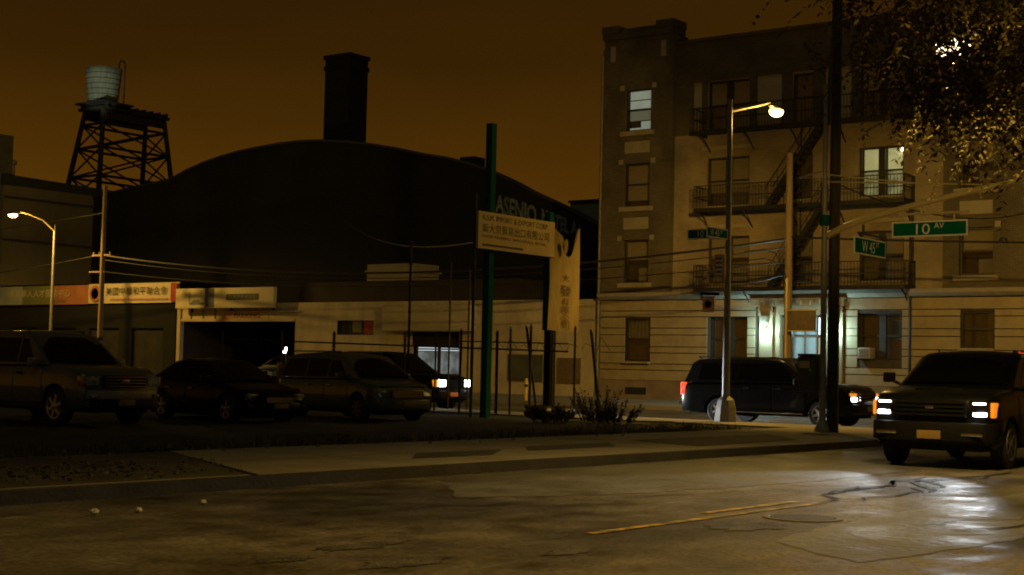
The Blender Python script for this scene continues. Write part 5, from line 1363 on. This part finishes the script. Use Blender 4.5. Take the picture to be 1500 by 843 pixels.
VAN = dict(xf=2.4, xr=-2.45, hw=.95, zb=.24, wr=.34, wheels=(1.5, -1.4), paint='car_grey', nose=.15,
    top=[(-2.45, .85), (-2.4, 1.02), (1.0, 1.06), (1.4, 1.06), (2.0, .95), (2.25, .84), (2.4, .66)], belt=1.05,
    cabin=[(1.45, 1.06), (.55, 1.58), (.35, 1.64), (-.6, 1.69), (-1.6, 1.66), (-2.1, 1.6), (-2.42, 1.05)], ws=(0, 1), rw=(5, 6), tilt=.28,
    glass=[[(.95, 1.1), (.05, 1.1), (.05, 1.54), (.45, 1.52)], [(-.03, 1.1), (-1.0, 1.1), (-1.0, 1.58), (-.03, 1.56)], [(-1.08, 1.1), (-2.25, 1.1), (-2.02, 1.54), (-1.08, 1.58)]], doors=[(0, 1.05), (-1.05, -.06)])
S = dict(VAN, name='parked_minivan', label='grey green family wagon parked rightmost in the lot with roof rails', cat='car', loc=(29.4, 27.3, .1), rz=R(-103), group=grp,
    boxes=[('headlight', 'lens_off', (2.05, 2.33, .56, .86, .7, .84), .04, True), ('turn_signal', 'amber_off', (2.05, 2.3, .8, .88, .66, .82), .02, True), ('bumper', 'car_grey', (2.1, 2.48, -.86, .86, .32, .58), .07, False), ('number_plate', 'plate', (2.48, 2.495, -.2, .2, .4, .52), .004, False), ('rear_lamp', 'amber_off', (-2.47, -2.35, .8, .92, 1.06, 1.45), .02, True)],
    grille=(2.39, .5, .62, .78, 4, 'chrome'), mirror=[(.85, .95, 1.12)], mirror_m='car_grey', rails=(.2, -2.0, .66, 1.74), rail_m='galv', rim='steel_rim', spokes=7)
vehicle(S)
S = dict(VAN, name='parked_van', label='pale van half inside the dark garage entrance beside a work lamp', cat='van', loc=(61.0, 61.6, .3), rz=R(180), paint='car_white',
    boxes=[('headlight', 'lens_off', (2.05, 2.33, .56, .86, .7, .84), .04, True), ('bumper', 'plastic', (2.1, 2.48, -.86, .86, .32, .58), .07, False)], grille=(2.39, .5, .62, .78, 4, 'plastic'), mirror=[(.85, .95, 1.12)], rim='steel_rim')
vehicle(S)
wl = thing('work_lamp', 'bright white work lamp on a stand inside the garage entrance', 'lamp', (57.9, 58.9, .3))
b = MB(); b.tube((0, 0, 0), (0, 0, 1.75), .025, n=6)
for k in range(3): b.tube((0, 0, .5), (.4 * math.cos(k * 2.1), .4 * math.sin(k * 2.1), 0), .018, n=5)
b.build('stand', 'galv', wl)
b = MB(); b.box(-.06, .08, -.16, .16, 1.78, 2.12); hd = b.build('housing', 'steel_dark', wl, bevel=.02)
b = MB(); b.box(-.075, -.062, -.13, .02, 1.95, 2.1); b.box(-.075, -.062, -.08, .14, 1.8, 1.92); b.build('lamp_face', 'flood', hd)
light('work_light', 'SPOT', (-.15, 0, 2.0), 60, (.9, .95, 1.0), wl, spot_size=R(120), spot_blend=.6, shadow_soft_size=.1, aim=(-.6, .8, -.35))

# ------------------------------------------------------------------ unlit block behind the camera's pavement
ob = thing('brick_block', 'dark four storey brick block on the near side of the street', 'building', (5, -14, 0))
b = MB((5, -14, 0)); wall_faces(b, -45, 33.5, 0, 15, [(-42 + i * 3.4, -40.6 + i * 3.4, z, z + 1.8) for i in range(22) for z in (1.2, 4.6, 8, 11.4)], lambda a, z, d: (a, -9 - d, z), .25)
b.box(-45, 33.5, -28, -9.7, .01, 14.9); b.build('wall', 'brown_brick', ob)
b = MB((5, -14, 0)); b.box(-45.2, 33.7, -28.1, -8.8, 15.003, 15.5); b.build('cornice', 'stone_trim', ob)

# ------------------------------------------------------------------ render look
scene.render.engine = 'CYCLES'
scene.cycles.use_denoising = True
scene.cycles.sample_clamp_indirect = 4.0
scene.cycles.max_bounces = 6
scene.cycles.pixel_filter_type = 'BLACKMAN_HARRIS'; scene.cycles.filter_width = 1.9
vs_ = scene.view_settings
vs_.view_transform = 'Standard'; vs_.look = 'None'; vs_.exposure = 0; vs_.gamma = 1; vs_.use_curve_mapping = False
